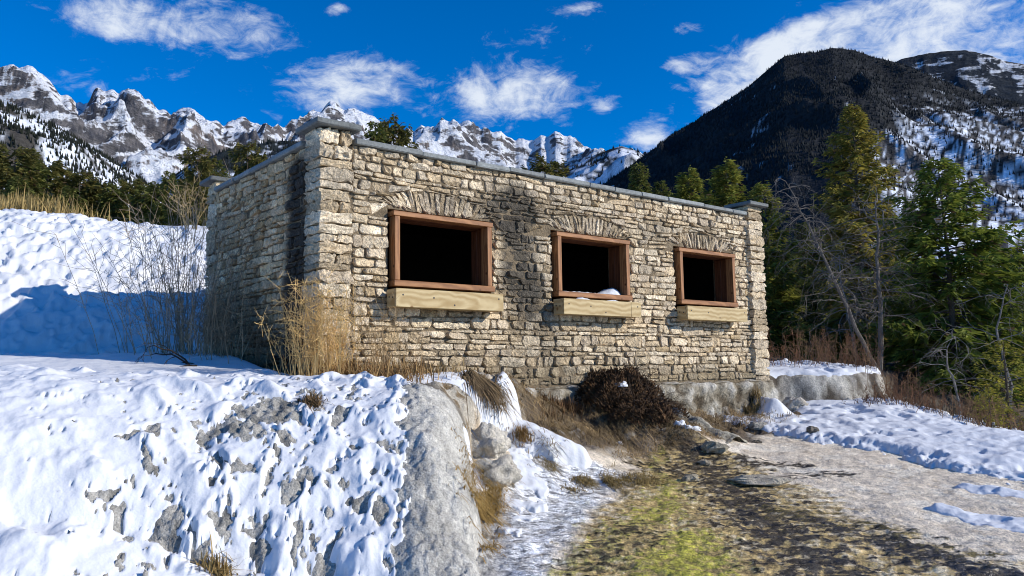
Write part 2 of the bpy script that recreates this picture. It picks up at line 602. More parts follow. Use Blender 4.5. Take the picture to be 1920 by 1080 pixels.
xe_ = np.interp(GY, [6.0, 7.0, 8.0, 8.7, 9.3], [-.84, -.86, -.95, -.98, -.72])
mound = sst(.55, .0, GX - xe_ - .45) * sst(9.4, 8.8, GY) * sst(5.0, 5.6, GY)
face = mound * sst(8.75, 8.4, GY)
bed = sst(-.55, -.25, GX) * sst(.5, -.2, (GY - 11.9) - .45 * (GX - 2.2)) * (1 - face)
talus_m = sst(1.4, 2.4, GU) * sst(9.2, 8.4, GU) * sst(1.95, 1.2, GV + .25 * noise2(GX * 2, GY * 2, 5)) * sst(-.4, 0, GV)
bed = bed * (1 - talus_m)
xe2 = np.interp(GY, [8.6, 9.3, 10.2, 11.2], [-.98, -.72, -.55, -.35])
flank = sst(-.2, .02, GX - xe2) * sst(1.15, .75, GX - xe2) * sst(8.6, 8.9, GY) * sst(2.6, 2.1, GU) * (1 - face)
# relief of the bare ground
lump = fbm(GX * 3.2, GY * 3.2, 4, 61)
wor = worley(GX * 9, GY * 9 + BASE * 7, 63)
rock_rel = face * (.03 * lump + .05 * (0.5 - wor) * sst(.1, -.2, GX - xe_) + .03 * (1 - .6 * sst(-.2, .1, GX - xe_)) * fbm(GX * 15, GY * 15 + BASE * 9, 3, 65))
butt = face * sst(-.25, .15, GX - xe_)
rock_rel = rock_rel + butt * (.022 * fbm(GX * 9, GY * 9, 4, 67) + .012 * fbm(GX * 24, GY * 24 + BASE * 14, 2, 68))
# rimstone ripples: small dams across the flow
rip = noise2(GX * 2.0 + .5 * noise2(GX * .8, GY * .8, 71), GY * 9 + 1.2 * noise2(GX * 1.3, GY * 1.3, 72), 73)
rip2 = noise2(GX * 5.0, GY * 19 + 1.5 * noise2(GX * 2.3, GY * 2.3, 74), 75)
bed_rel = bed * ((.014 * rip + .010 * rip2) * (.35 + .65 * sst(-.3, .1, capsule(GX, GY, [(2.35, 10.75, .45), (2.1, 8.6, 1.15), (1.9, 6.0, 1.9), (1.9, 4.0, 2.2)], 1))) + .012 * fbm(GX * 2.2, GY * 2.2, 4, 77) + .009 * fbm(GX * 9, GY * 7, 4, 113, .65) * sst(-.3, .1, capsule(GX, GY, [(2.35, 10.75, .45), (2.1, 8.6, 1.15), (1.9, 6.0, 1.9), (1.9, 4.0, 2.2)], 1)) + .008 * fbm(GX * 8, GY * 11, 3, 78))
soil_rel = talus_m * (.07 * fbm(GX * 3.4, GY * 3.4, 4, 81)) + .02 * fbm(GX * 1.5, GY * 1.5, 4, 83)
rock_rel = rock_rel + flank * (.06 * fbm(GX * 3.5, GY * 3.5, 4, 69) + .03 * fbm(GX * 11, GY * 11, 3, 70))
ROCKZ = BASE + rock_rel + bed_rel + soil_rel

# ---- colours of the bare ground
def lerp(c, col, f):
    return c * (1 - f[..., None]) + np.asarray(col, float) * f[..., None]


shape = GX.shape
n1 = fbm(GX * 2.1, GY * 2.1, 5, 101); n2 = fbm(GX * 6.3, GY * 6.3, 4, 103); n3 = fbm(GX * 14, GY * 14, 3, 105)
stk = noise2(GX * 3.0 + 1.5 * noise2(GX, GY, 106), GY * 10, 107) + .7 * noise2(GX * 8, GY * 26, 109) + .4 * noise2(GX * 22, GY * 44, 111)         # short streaks across the flow
C = np.zeros(shape + (3,)); C[:] = (.075, .058, .040)
C = lerp(C, (.13, .10, .065), sst(-.2, .5, n2))
rough_a = np.full(shape, .92)
# tufa
tuf = np.clip(face + 0, 0, 1)
tc_ = np.zeros(shape + (3,)); tc_[:] = (.38, .36, .315)
tc_ = lerp(tc_, (.21, .198, .17), sst(-.05, .55, n2 + .3 * n3) * (1 - .75 * butt))
tc_ = lerp(tc_, (.52, .495, .435), butt * sst(-.55, .35, n1 + .3 * n3))
tc_ = lerp(tc_, (.40, .38, .335), butt * sst(.1, .6, n2))
C = C * (1 - tuf[..., None]) + tc_ * tuf[..., None]
fk = np.zeros(shape + (3,)); fk[:] = (.40, .36, .29)
fk = lerp(fk, (.20, .14, .075), sst(-.05, .4, n2 + .3 * n3))
C = C * (1 - flank[..., None]) + fk * flank[..., None]
ledm = sst(-.25, .05, GY - 14.8 - .1 * (GX - 4.7)) * sst(4.1, 4.4, GX) * sst(8.6, 7.4, GX) * sst(17.5, 16.0, GY)
C = lerp(C, (.62, .57, .47), ledm * sst(-.6, .2, n1)); C = lerp(C, (.33, .30, .25), ledm * sst(.15, .5, n2))
# travertine bed
bc = np.zeros(shape + (3,)); bc[:] = (.74, .63, .48)
bc = lerp(bc, (.82, .73, .58), sst(-.1, .6, n1))
bc = lerp(bc, (.62, .51, .37), sst(.15, .8, n2 + .4 * n3))
wob = .22 * n1 + .12 * n2
flow = [(2.35, 10.75, .45), (2.2, 9.7, .85), (2.1, 8.6, 1.15), (1.95, 7.4, 1.5), (1.9, 6.0, 1.9), (1.9, 4.0, 2.2)]
fm = sst(-.10, .25, capsule(GX, GY, flow, 1) + wob + .15 * stk)
n4 = fbm(GX * 9, GY * 7, 4, 113, .65); n5 = fbm(GX * 21, GY * 13, 3, 115, .65)
fc = np.zeros(shape + (3,)); fc[:] = (.48, .34, .13)
fc = lerp(fc, (.66, .54, .34), sst(.0, .45, n4 - .4 * stk + .25 * n1))
fc = lerp(fc, (.19, .125, .045), sst(.0, .55, .7 * stk + .7 * n5 - .2 * n1))
yel = np.maximum.reduce([capsule(GX, GY, [(1.5, 7.2, .35), (1.3, 6.5, .55), (1.1, 5.6, .6)], 1), .9 * capsule(GX, GY, [(.44, 7.75, .20), (.66, 8.5, .16)], 1),
                         .55 * capsule(GX, GY, [(.36, 6.3, .30), (1.0, 7.35, .34), (1.45, 8.1, .3), (1.77, 9.25, .2)], 1), .7 * capsule(GX, GY, [(1.75, 9.5, .16), (1.65, 9.9, .16), (1.9, 10.6, .12)], 1)])
ym = sst(.05, .55, yel + .65 * n4 + .35 * n5)
fm = np.maximum(fm, ym * .9)
fc = lerp(fc, (.36, .30, .055), ym * .85)
fc = lerp(fc, (.46, .42, .045), sst(.35, 1.0, yel + .75 * n5 + .5 * n4 + .25 * stk) * .9)
drk = np.maximum.reduce([capsule(GX, GY, [(2.27, 10.75, .34), (2.35, 9.9, .55), (2.30, 8.4, .50), (2.35, 7.3, .6), (2.35, 5.8, .6)], 1),
                         capsule(GX, GY, [(2.62, 7.95, .26), (3.1, 7.2, .42), (3.5, 6.2, .55)], 1), .9 * capsule(GX, GY, [(2.3, 10.4, .34), (3.5, 10.05, .18)], 1),
                         .6 * capsule(GX, GY, [(1.15, 7.4, .3), (.5, 6.5, .3)], 1), .8 * capsule(GX, GY, [(3.0, 9.5, .18), (3.95, 9.5, .12)], 1),
                         .8 * capsule(GX, GY, [(1.75, 9.9, .5), (2.2, 9.4, .3)], 1)])
dm = sst(.12, .50, .85 * np.clip(drk, -.9, 1) + .55 * stk + .45 * n4 + .30 * n5 - .08)
fc = lerp(fc, (.040, .029, .014), dm * .95)
moss = sst(.15, .55, capsule(GX, GY, [(2.6, 8.0, .3), (3.3, 7.5, .4), (3.75, 6.8, .4)], 1) + .8 * n5 + .3 * n4)
fc = lerp(fc, (.15, .11, .02), moss * .8 * sst(-.2, .3, stk))
fm = np.maximum(fm, dm * sst(-.4, .1, drk))
bc = bc * (1 - .97 * fm[..., None]) + fc * .97 * fm[..., None]
iced = sst(-.1, .3, np.maximum(capsule(GX, GY, [(-.25, 6.2, .5), (0, 7.0, .45), (.25, 8.2, .5), (.6, 9.1, .6), (1.2, 9.3, .25)], 1), -1) + .25 * n1 + .12 * n2)
bc = lerp(bc, (.74, .75, .76), iced * (1 - dm) * .88); 
bc = lerp(bc, (.44, .40, .34), iced * sst(.1, .6, n2) * .6)
C = C * (1 - bed[..., None]) + bc * bed[..., None]
rough_a = rough_a - bed * (dm * .50 + fm * .22 + iced * .45)
# soil with dead plants below the wall
sc_ = np.zeros(shape + (3,)); sc_[:] = (.095, .065, .038)
sc_ = lerp(sc_, (.17, .125, .07), sst(-.1, .5, n2)); sc_ = lerp(sc_, (.33, .30, .25), sst(.35, .8, n1 + .4 * n3))
tm2 = talus_m * (1 - .8 * flank)
C = C * (1 - tm2[..., None]) + sc_ * tm2[..., None]
# forest floor to the right and behind
wood_f = sst(0, .5, capsule(GX, GY, [(12, 17, 3.5), (30, 30, 9), (20, 60, 40)], 1)) 
C = lerp(C, (.050, .036, .022), wood_f)
# ---- snow: thickness is signed, negative where the ground is bare
BARE = [(-2.27, 7.48, 0.35, 0.25), (-2.08, 7.6, 0.2, 0.24), (-2.42, 7.22, 0.29, 0.21), (-2.65, 7.13, 0.19, 0.17), (-3.09, 6.96, 0.16, 0.16), (-3.25, 6.87, 0.2, 0.09), (-2.06, 7.2, 0.12, 0.19), (-2.69, 7.0, 0.07, 0.09), (-2.5, 6.79, 0.15, 0.14), (-2.22, 6.81, 0.14, 0.12), (-1.83, 6.77, 0.19, 0.14), (-2.38, 6.59, 0.07, 0.04), (-1.58, 7.45, 0.12, 0.22), (-1.41, 7.11, 0.1, 0.12), (-1.15, 7.21, 0.09, 0.09), (-3.12, 6.33, 0.09, 0.09), (-2.95, 6.23, 0.1, 0.15), (-2.65, 6.25, 0.23, 0.11), (-2.41, 6.21, 0.14, 0.2), (-2.23, 6.37, 0.08, 0.09), (-2.0, 6.42, 0.13, 0.12), (-1.94, 6.3, 0.17, 0.16), (-1.7, 6.41, 0.1, 0.18), (-1.47, 6.31, 0.17, 0.17), (-1.42, 6.42, 0.08, 0.1), (-1.08, 6.64, 0.15, 0.15), (-1.32, 6.68, 0.09, 0.13), (-1.55, 6.74, 0.06, 0.07), (-1.51, 6.93, 0.09, 0.06), (-0.93, 6.21, 0.07, 0.08), (-2.3, 6.4, 0.08, 0.11), (-2.99, 6.71, 0.07, 0.07), (-2.83, 5.88, 0.09, 0.11), (-2.51, 6.31, 0.05, 0.05), (-1.57, 7.9, 0.06, 0.08), (-1.82, 7.85, 0.1, 0.08)]
m1 = fbm(GX * 4.1, GY * 4.1, 4, 121); m2 = fbm(GX * 12, GY * 12, 3, 123)
left = np.where(GX < .0, 1.0, -1.0)
S = np.full(shape, -1.0)
# left ground: shelf, mound, bank
zone_l = np.minimum(sst(.1, -.1, GX - xe_ + .18 + .12 * (8.4 - GY) * 0) * 2 - 1, 1.0)
lz = .8 + .15 * m1
lz = np.where(GY < 9.2, np.minimum(lz, (xe_ - .15 + .05 * np.clip(8.4 - GY, 0, 3) - GX) * 5 + .45 * m1 + .3 * m2), lz)
lz = np.where(GY >= 9.2, np.minimum(lz, (1.75 - GU) * 3 + .4 * m1), lz)
lz = np.where((GV > -.2) & (GU > -.2), np.minimum(lz, (GV - .50 + .12 * m1) * 3.5), lz)
lz = np.where((GV <= 0) & (GV > -DEP - .2) & (GU < .5), np.minimum(lz, (-GU - .28) * 4), lz)
bare = np.full(shape, -9.0)
WX = .13 * noise2(GX * 3.6, GY * 3.6, 128) + .06 * noise2(GX * 9, GY * 9, 129) + .03 * noise2(GX * 20, GY * 20, 130); WY = .13 * noise2(GX * 3.6, GY * 3.6, 131) + .06 * noise2(GX * 9, GY * 9, 132)
for bx_, by_, rx_, ry_ in BARE:
    sel = (np.abs(GX - bx_) < rx_ * 2.5) & (np.abs(GY - by_) < ry_ * 2.5)
    kk_ = .60 if by_ < 6.5 else .80
    d = 1 - np.hypot((GX[sel] + WX[sel] - bx_) / (rx_ * kk_), (GY[sel] + WY[sel] - by_) / (ry_ * kk_))
    bare[sel] = np.maximum(bare[sel], d)
small = sst(-1.2, -3.4, GX)
lz = np.where(face > .3, np.minimum(lz, -bare * 1.3 + .16 + .30 * m2 + .22 * m1), lz)
lz = np.where(face > .3, np.minimum(lz, .92 - (m1 + .35 * m2) * .95 + .4 * small), lz)
spk = fbm(GX * 17, GY * 14, 3, 127)
lz = np.where(face > .3, np.minimum(lz, .70 - 1.20 * spk * (.55 + .7 * sst(-.2, .35, m1)) - .35 * m1 + .5 * sst(-2.4, -3.4, GX)), lz)
S = np.where((GX < .3) & (GX - xe_ < .9) | (GY > 9.2) & (GU < 2.2), np.maximum(S, lz), S)
# right snow field
edge_pts = [(3.4, 13.6), (3.62, 12.9), (3.84, 12.37), (4.33, 11.53), (4.6, 11.11), (5.0, 10.68), (5.0, 9.95), (5.45, 9.13), (6.0, 7.5), (6.5, 4)]
ex = np.interp(-GY, [-p[1] for p in edge_pts], [p[0] for p in edge_pts])
rz = (GX - ex) * 2.6 + .5 * m1 + .3 * m2
rz = np.minimum(rz, .85)
rz = np.where(GY > 13.6, np.minimum(rz, (GU - 8.75 + .35 * (GV - .6)) * 3 + 1.0 * sst(.55, 1.2, GV) * sst(8.3, 9.2, GU + GV * .3)), rz)
ledf = sst(-.12, -.0, GY - 14.95 - .1 * (GX - 4.7)) * sst(.42, .22, GY - 14.95 - .1 * (GX - 4.7)) * sst(4.2, 4.6, GX) * sst(7.7, 7.2, GX)
le_ = GY - ledge_edge(GX)
rz = np.where((le_ > -.10) & (GX > 4.2) & (GX < 8.0) & (GY > 14.3), np.minimum(rz, (le_ - .27 + .05 * m1) * 4), rz)
far_edge = (7.5 + .55 * np.clip(15.5 - GY, 0, 2) + .25 * np.clip(13.5 - GY, 0, 9) - .5 * sst(15.5, 19, GY))
rz = np.where(GY > 11, np.minimum(rz, .35 + (far_edge - GX) * .75 + 1.3 * m1 + .5 * m2), rz)
rz = np.where(GY > 17.5, np.minimum(rz, (20.5 - GY) * .4 + .9 * m1), rz)
S = np.where((GX > 2.9) & (GV > .35) | (GU > LEN + .1), np.maximum(S, rz), S)
S = np.maximum(S, 1.3 * capsule(GX, GY, [(4.04, 7.98, .10), (4.35, 7.6, .26), (4.75, 7.25, .3), (5.6, 7.0, .4)], 1) + .35 * m1 - .15)
S = np.maximum(S, 1.0 * capsule(GX, GY, [(4.82, 8.8, .14), (5.3, 8.4, .3), (6, 8.2, .3)], 1) + .35 * m1 - .2)
# ice and snow spilling from the wall foot, and lumps by the mound
fall = capsule(GX, GY, [(-.10, 10.15, .10), (-.05, 9.72, .20), (.16, 9.58, .26), (.45, 9.52, .22), (.78, 9.50, .13)], 1)
S = np.maximum(S, 1.4 * fall + .25 * m1)
S = np.maximum(S, 1.1 * capsule(GX, GY, [(-.22, 9.35, .16), (-.27, 9.15, .2), (0, 9.1, .2), (.2, 8.7, .2)], 1) + .6 * m1 + .3 * m2 - .25)
fr = capsule(GX, GY, [(4.30, 14.72, .09), (4.36, 14.5, .16), (4.50, 14.1, .34)], 1)
S = np.maximum(S, 1.4 * fr + .2 * m1)
S = np.maximum(S, capsule(GX, GY, [(-.4, 8.55, .12), (-.37, 8.35, .12)], 1) + .3 * m1)
S = np.maximum(S, sst(.25, .6, iced * bed * sst(.30, -.1, GX - .25 * (GY - 7)) + .7 * m1 - .62) * 1.2 - .75)
S = np.where((GY > 22) & (GX < 2), .6 - .8 * sst(-.1, .4, fbm(GX * .2, GY * .2, 3, 131)) * sst(30, 45, GY), S)
inside = (GU > -.15) & (GU < LEN + .1) & (GV < .12) & (GV > -DEP - .1)
S = np.where(inside, -1, S)
ROCKZ = BASE + rock_rel * (1 - .93 * sst(.0, .40, S)) + bed_rel + soil_rel
put('terrain', npmesh('terrain', np.stack([GX, GY, ROCKZ], -1).reshape(-1, 3), GQ, True,
                      np.concatenate([C, np.clip(rough_a, .12, 1)[..., None]], -1).reshape(-1, 4)), M['ground'],
    label='pale travertine spring bed, grey tufa mound and brown banks', kind='structure')

thick = .024 + .07 * sst(9, 10, GY) + .012 * (GX > 2.5) + .10 * np.clip(fall, 0, 1) ** .5 * (fall > 0) + .22 * np.clip(fr, 0, 1) * (fr > 0)
T = np.where(S > 0, thick * np.tanh(np.maximum(S, 0) * np.where(GX > 2.5, 1.3, np.where(face > .2, 8.0, 2.6))), .30 * S)
# trodden surface: dimples and drift lumps
hillm = sst(10.3, 11.6, GY) * (GU < 1) * 1.0
dim = worley(GX * 2.6, GY * 2.0, 141); dim2 = worley(GX * 5.2 + 3, GY * 4.4, 142)
trod = -.13 * (.45 + .8 * sst(-.3, .3, noise2(GX * .45, GY * .6, 139))) * sst(.40, .20, dim + .25 * noise2(GX * 5, GY * 5, 148)) - .055 * sst(.36, .18, dim2 + .2 * noise2(GX * 9, GY * 9, 149)) + .05 * fbm(GX * 2.4, GY * 2.0, 3, 143) + .022 * fbm(GX * 9, GY * 8, 3, 147)
smooth_zone = sst(-3.0, -3.9, GX) * sst(8.6, 7.6, GY)
calm = .05 * fbm(GX * 1.3, GY * 1.6, 4, 145) + .014 * fbm(GX * 5.2 + 2 * GY, GY * 5.2, 3, 146) * (1 - .6 * smooth_zone)
path = sst(9.1, 9.5, GY) * sst(10.6, 10.2, GY) * sst(-2.6, -3.2, GX)
calm = calm * (.35 + .9 * sst(-.3, .35, noise2(GX * .6, GY * .9, 158)))
rel = trod * hillm + calm * (1 - hillm) * (1 - .75 * path)
facel = face * (1 - smooth_zone) * (.045 * fbm(GX * 2.2 + .8 * GY, GY * 2.2, 2, 151) + .06 * (ridged(GX * 1.7 + GY * .9, GY * 1.2 - GX * .6, 2, 153) - .6) + .010 * fbm(GX * 7 - 3 * GY, GY * 5, 2, 155))
rgt = (GX > 3) & (GY < 22)
rel = np.where(rgt, .8 * (-.085 * sst(.36, .16, worley(GX * 2.9, GY * 2.4, 161) + .2 * noise2(GX * 6, GY * 6, 162)) * sst(-.25, .3, noise2(GX * .7, GY * .7, 164)) + .03 * fbm(GX * 2.2, GY * 2.6, 4, 163) + .02 * ridged(GX * 2.5, GY * 3.5, 2, 165)), rel + facel)
full = BASE + soil_rel * .4 + np.where(face > .2, face * .03 * lump, bed_rel) + T + rel * np.where(GX > 2.5, sst(.1, .9, S), sst(0, .25, S))
full = smax(full, ROCKZ + .006, .02)
SN = np.where(S > 0, ROCKZ + (full - ROCKZ) * sst(-.02, .16, S), ROCKZ + .25 * S - .001)
keep = (S.reshape(-1)[GQ] > -.02).any(1)
Q = GQ[keep]
used = np.unique(Q); remap = np.full(S.size, -1); remap[used] = np.arange(len(used))
put('snow_cover', npmesh('snow_cover', np.stack([GX, GY, SN], -1).reshape(-1, 3)[used], remap[Q], True), M['snow'],
    label='trodden white snow lying over the banks, mound and shelf', kind='stuff')


def zr(x, y):
    """level of the visible surface (bare ground) at a point"""
    a_ = math.atan2(x, y); r_ = math.hypot(x, y)
    i = int(np.clip(np.searchsorted(rr, r_), 1, len(rr) - 1)); j = int(np.clip(np.searchsorted(az, a_), 1, NA - 1))
    return float(ROCKZ[i, j])


def zs(x, y):
    a_ = math.atan2(x, y); r_ = math.hypot(x, y)
    i = int(np.clip(np.searchsorted(rr, r_), 1, len(rr) - 1)); j = int(np.clip(np.searchsorted(az, a_), 1, NA - 1))
    return float(max(ROCKZ[i, j], SN[i, j] if S[i, j] > 0 else -9))


# far ground: one sheet to the foot of the mountains, below the near terrain
th = np.linspace(0, 2 * np.pi, 97)[:-1]; rads = np.array([0.01, 8, 30, 90, 250, 700, 2000, 7000, 14000])
TH, RD = np.meshgrid(th, rads)
dx, dy = RD * np.sin(TH), RD * np.cos(TH)
dz = np.where(RD < 100, -2.4, -2.0 + .002 * np.minimum(RD, 800) + 1.5 * noise2(dx * .004, dy * .004, 171))
i0 = (np.arange(len(rads) - 1)[:, None] * 96 + np.arange(96)[None, :]).reshape(-1); i1 = (np.arange(len(rads) - 1)[:, None] * 96 + (np.arange(96)[None, :] + 1) % 96).reshape(-1)
gcol = np.zeros((dx.size, 4)); gcol[:] = (.34, .34, .34, .9)
put('ground', npmesh('ground', np.stack([dx, dy, dz], -1).reshape(-1, 3), np.stack([i0, i1, i1 + 96, i0 + 96], -1), True, gcol), M['ground'],
    label='snowy valley floor reaching to the mountains', kind='structure')


# ------------------------------------------------------------------ mountains
PITCH, ROLL = math.radians(5.82), math.radians(.852)


def sky_pt(px, py):
    """bearing and slope (rise over run) of a skyline point"""
    a_, b_ = px - 960, py - 540
    u = a_ * math.cos(ROLL) - b_ * math.sin(ROLL); v = a_ * math.sin(ROLL) + b_ * math.cos(ROLL)
    x, zz = u / 1511., -v / 1511.
    y, z = math.cos(PITCH) - zz * math.sin(PITCH), math.sin(PITCH) + zz * math.cos(PITCH)
    return math.atan2(x, y), z / math.hypot(x, y)


def range_grid(pts, r0, R, r1, na, nr, amp, seed, sharp=1.0, gull=1.0, foot=0.0, base=-2.0, fine=1.0, jag=0.0):
    """a mountain range as a height field: foot at r0, ridge about R, back slope to r1"""
    P = sorted(sky_pt(*p) for p in pts)
    pa = np.array([p[0] for p in P]); pe = np.array([p[1] for p in P])
    a_ = np.linspace(pa[0], pa[-1], na)
    E_ = np.interp(a_, pa, pe) + jag * (ridged(a_ * 70, a_ * 0 + seed, 4, seed, .55) - .8)
    t = np.concatenate([np.linspace(0, .3, 8, endpoint=False), np.linspace(.3, 1, int(nr * .85) - 8), np.linspace(1.02, 1 + (r1 - R) / (R - r0), nr - int(nr * .85))])
    A_, T_g = np.meshgrid(a_, t)
    r_ = r0 + (R - r0) * T_g
    X, Y = r_ * np.sin(A_), r_ * np.cos(A_)
    up = np.where(T_g <= 1, foot * T_g + (1 - foot) * T_g ** sharp, np.clip(1 - (T_g - 1) * 1.1, .2, 1))
    Zr = np.interp(A_, pa, pe) * R * up
    s_ = (R - r0)
    # spurs branch off the ridge; domain warp keeps them from lining up
    wx = X / s_ + .10 * fbm(X / s_ * 3, Y / s_ * 3, 3, seed + 7); wy = Y / s_ + .10 * fbm(X / s_ * 3 + 5, Y / s_ * 3, 3, seed + 8)
    sp = ridged(wx * 2.6 * gull + .25, wy * 1.5, 3, seed + 1) - .75
    rg = ridged(wx * 7 + wy * 2.5, wy * 5, 4, seed + 3, .42) - .7
    fn = fbm(X / s_ * 26 + Y / s_ * 9, Y / s_ * 22, 4, seed + 5, .6)
    env = np.clip(T_g * 1.5, 0, 1) * (1 - .70 * sst(.70, 1.0, T_g))
    Z = Zr + amp * env * (.60 * sp + .26 * rg + .022 * fine * fn)
    el = (Z - EYE) / r_
    ratio = E_ / np.maximum(el.max(0), 1e-3)
    kw = max(9, na // 9) | 1
    ratio = np.convolve(np.pad(ratio, kw // 2, 'edge'), np.ones(kw) / kw, 'valid')
    Z = Z * ratio[None, :]
    # what is left of the difference is taken up near the crest only
    miss = E_ - ((Z - EYE) / r_).max(0)
    miss = np.convolve(np.pad(miss, 3, 'edge'), np.ones(7) / 7, 'valid')
    Z = Z + miss[None, :] * R * sst(.60, .97, T_g) * (.85 + .3 * noise2(X / s_ * 9, Y / s_ * 9, seed + 9))
    Z = base + Z
    return A_, T_g, X, Y, Z


def slope_of(X, Y, Z):
    P = np.stack([X, Y, Z], -1)
    du = np.gradient(P, axis=1); dv = np.gradient(P, axis=0)
    n = np.cross(du, dv); n /= np.linalg.norm(n, axis=-1)[..., None] + 1e-9
    n = np.where(n[..., 2:3] < 0, -n, n)
    return n


def grid_faces(nr, na):
    q = (np.arange(nr - 1)[:, None] * na + np.arange(na - 1)[None, :]).reshape(-1)
    return np.stack([q, q + 1, q + na + 1, q + na], -1)


def mountain(name, g, colf, m, label):
    A_, T_g, X, Y, Z = g
    n = slope_of(X, Y, Z)
    C_ = colf(A_, T_g, X, Y, Z, n)
    return put(name, npmesh(name, np.stack([X, Y, Z], -1).reshape(-1, 3), grid_faces(*X.shape), True, C_.reshape(-1, C_.shape[-1])), m, label=label, kind='structure')


def mountain_mat(name, s1, s2, d):
    return vcol_material(name, detail=((s1, .22), (s2, .25)), bumps=((s1, d), (s2, d * .4)), spec=.1)


def alpine_mat(name, sc, edge_):
    """rock colour from the mesh; where snow lies is decided by the mesh's snow value plus fine noise"""
    m, nt, b = mat(name)
    at_ = nd(nt, 'ShaderNodeAttribute', attribute_name='col')
    pos_ = nd(nt, 'ShaderNodeNewGeometry').outputs['Position']
    mp_ = nd(nt, 'ShaderNodeMapping', {'Vector': pos_, 'Rotation': (0, math.radians(28), math.radians(20)), 'Scale': (1.0, 1.0, 2.3)})
    n1_ = noise_node(nt, mp_.outputs[0], sc, 7, .66, .4)
    n2_ = noise_node(nt, pos_, sc * 4, 4, .65)
    v = mth(nt, 'ADD', at_.outputs['Alpha'], mth(nt, 'MULTIPLY', mth(nt, 'SUBTRACT', n1_, .5), 2.4))
    sn_ = mrange(nt, v, .5 - edge_, .5 + edge_)
    g_ = mrange(nt, n2_, .25, .75, .55, 1.45)
    cb = nd(nt, 'ShaderNodeCombineColor', {0: g_, 1: g_, 2: g_})
    rock_ = mixrgb(nt, 1.0, at_.outputs['Color'], cb.outputs[0], 'MULTIPLY')
    nt.links.new(mixrgb(nt, sn_, rock_, (.80, .82, .86)), b.inputs['Base Color'])
    b.inputs['Roughness'].default_value = .9; b.inputs['Specular IOR Level'].default_value = .1
    bump(nt, b, mth(nt, 'ADD', n1_, mth(nt, 'MULTIPLY', n2_, .3)), .55 / sc, 1.0)
    return m


M['mount'] = alpine_mat('mountain_face', .013, .12)
M['slope'] = mountain_mat('mountain_slope', .05, .2, 3.0)


def col_alpine(A_, T_g, X, Y, Z, n):
    nz1 = fbm(X / 420, Z / 260, 4, 501); nz2 = fbm((X + .9 * Z + .3 * Y) / 90, (Z - .45 * X + .25 * Y) / 48, 4, 503, .62); nz3 = fbm((X - Z) / 70 + Y / 160, (Z + .5 * X - .4 * Y) / 36, 4, 507, .6)
    C_ = np.zeros(X.shape + (3,)); C_[:] = (.15, .14, .14)
    C_ = lerp(C_, (.26, .205, .17), sst(.0, .5, nz1 + .3 * nz3)); C_ = lerp(C_, (.075, .075, .085), sst(.1, .5, nz2 + .3 * nz3))
    hi = sst(.55, .95, T_g)
    sn = np.clip(1.02 + 1.5 * (n[..., 2] - .78) - .35 * nz2 + .2 * nz3 + .25 * nz1 - .16 * hi, -.3, 1.3)
    woods = sst(.62, .30, T_g + .25 * nz1 + .2 * nz2) * sst(-.05, .25, nz3 + .5 * nz1 + .05)
    C_ = lerp(C_, (.022, .028, .032), woods * .93)
    return np.concatenate([C_, (sn * (1 - .7 * woods))[..., None]], -1)


SKY_L = [(-260, 210), (-120, 160), (-60, 150), (0, 136), (25, 124), (60, 126), (90, 150), (130, 186), (158, 194), (178, 174), (215, 166), (245, 163), (265, 176), (290, 196), (320, 208), (352, 205), (380, 215), (420, 228), (460, 222),
         (500, 232), (530, 240), (560, 225), (590, 206), (620, 193), (650, 205), (700, 222), (740, 240), (770, 240), (810, 233), (850, 222), (880, 232), (920, 247), (942, 250), (965, 265), (1000, 262),
         (1040, 250), (1080, 265), (1110, 281), (1160, 292), (1240, 310), (1400, 330)]
mountain('rocky_mountains', range_grid(SKY_L, 1500, 4300, 5400, 820, 230, 380, 511, 1.15, 1.3, .2, fine=1.3, jag=.009), col_alpine, M['mount'], 'jagged snow-dusted rocky mountain range on the left horizon')


def col_foot(A_, T_g, X, Y, Z, n):
    nz1 = fbm(X / 160, Y / 160, 4, 521); nz2 = fbm(X / 30, Y / 30, 3, 523, .6)
    C_ = np.zeros(X.shape + (3,)); C_[:] = (.020, .026, .028)
    snow_patch = sst(.05, .45, nz1 + .5 * nz2 + .15)  # snow patches scattered by noise between the dark woods
    C_ = lerp(C_, (.70, .74, .80), snow_patch * .92)
    peak = sst(.155, .20, A_) * sst(-.1, .3, nz1 + .4) * sst(.45, .75, T_g)
    return lerp(C_, (.82, .85, .90), peak)


SKY_F = [(240, 400), (300, 345), (360, 304), (420, 282), (480, 268), (540, 264), (600, 262), (680, 290), (760, 330), (1000, 335), (1060, 318), (1100, 297), (1140, 279), (1165, 272), (1200, 284), (1260, 330), (1330, 360)]
g_foot = range_grid(SKY_F, 900, 2500, 3000, 360, 80, 110, 531, 1.1, 1.4, .2)
mountain('foothills', g_foot, col_foot, M['slope'], 'dark wooded foothills with snow patches below the rocky range')


def col_wood(A_, T_g, X, Y, Z, n):
    nz1 = fbm(X / 110, Y / 110, 4, 541); nz2 = fbm(X / 24, Y / 24, 3, 543, .6)
    C_ = np.zeros(X.shape + (3,)); C_[:] = (.060, .055, .048)
    return lerp(C_, (.72, .76, .82), sst(-.25, .25, nz1 + .6 * nz2 + .1))


SKY_D = [(-320, 150), (-120, 165), (0, 190), (40, 205), (80, 224), (130, 250), (180, 281), (230, 312), (280, 346), (330, 380), (420, 430)]
g_left = range_grid(SKY_D, 600, 1500, 1900, 260, 70, 40, 551, 1.0, 1.2, .5)
mountain('wooded_ridge', g_left, col_wood, M['slope'], 'snowy wooded ridge descending from the left edge')


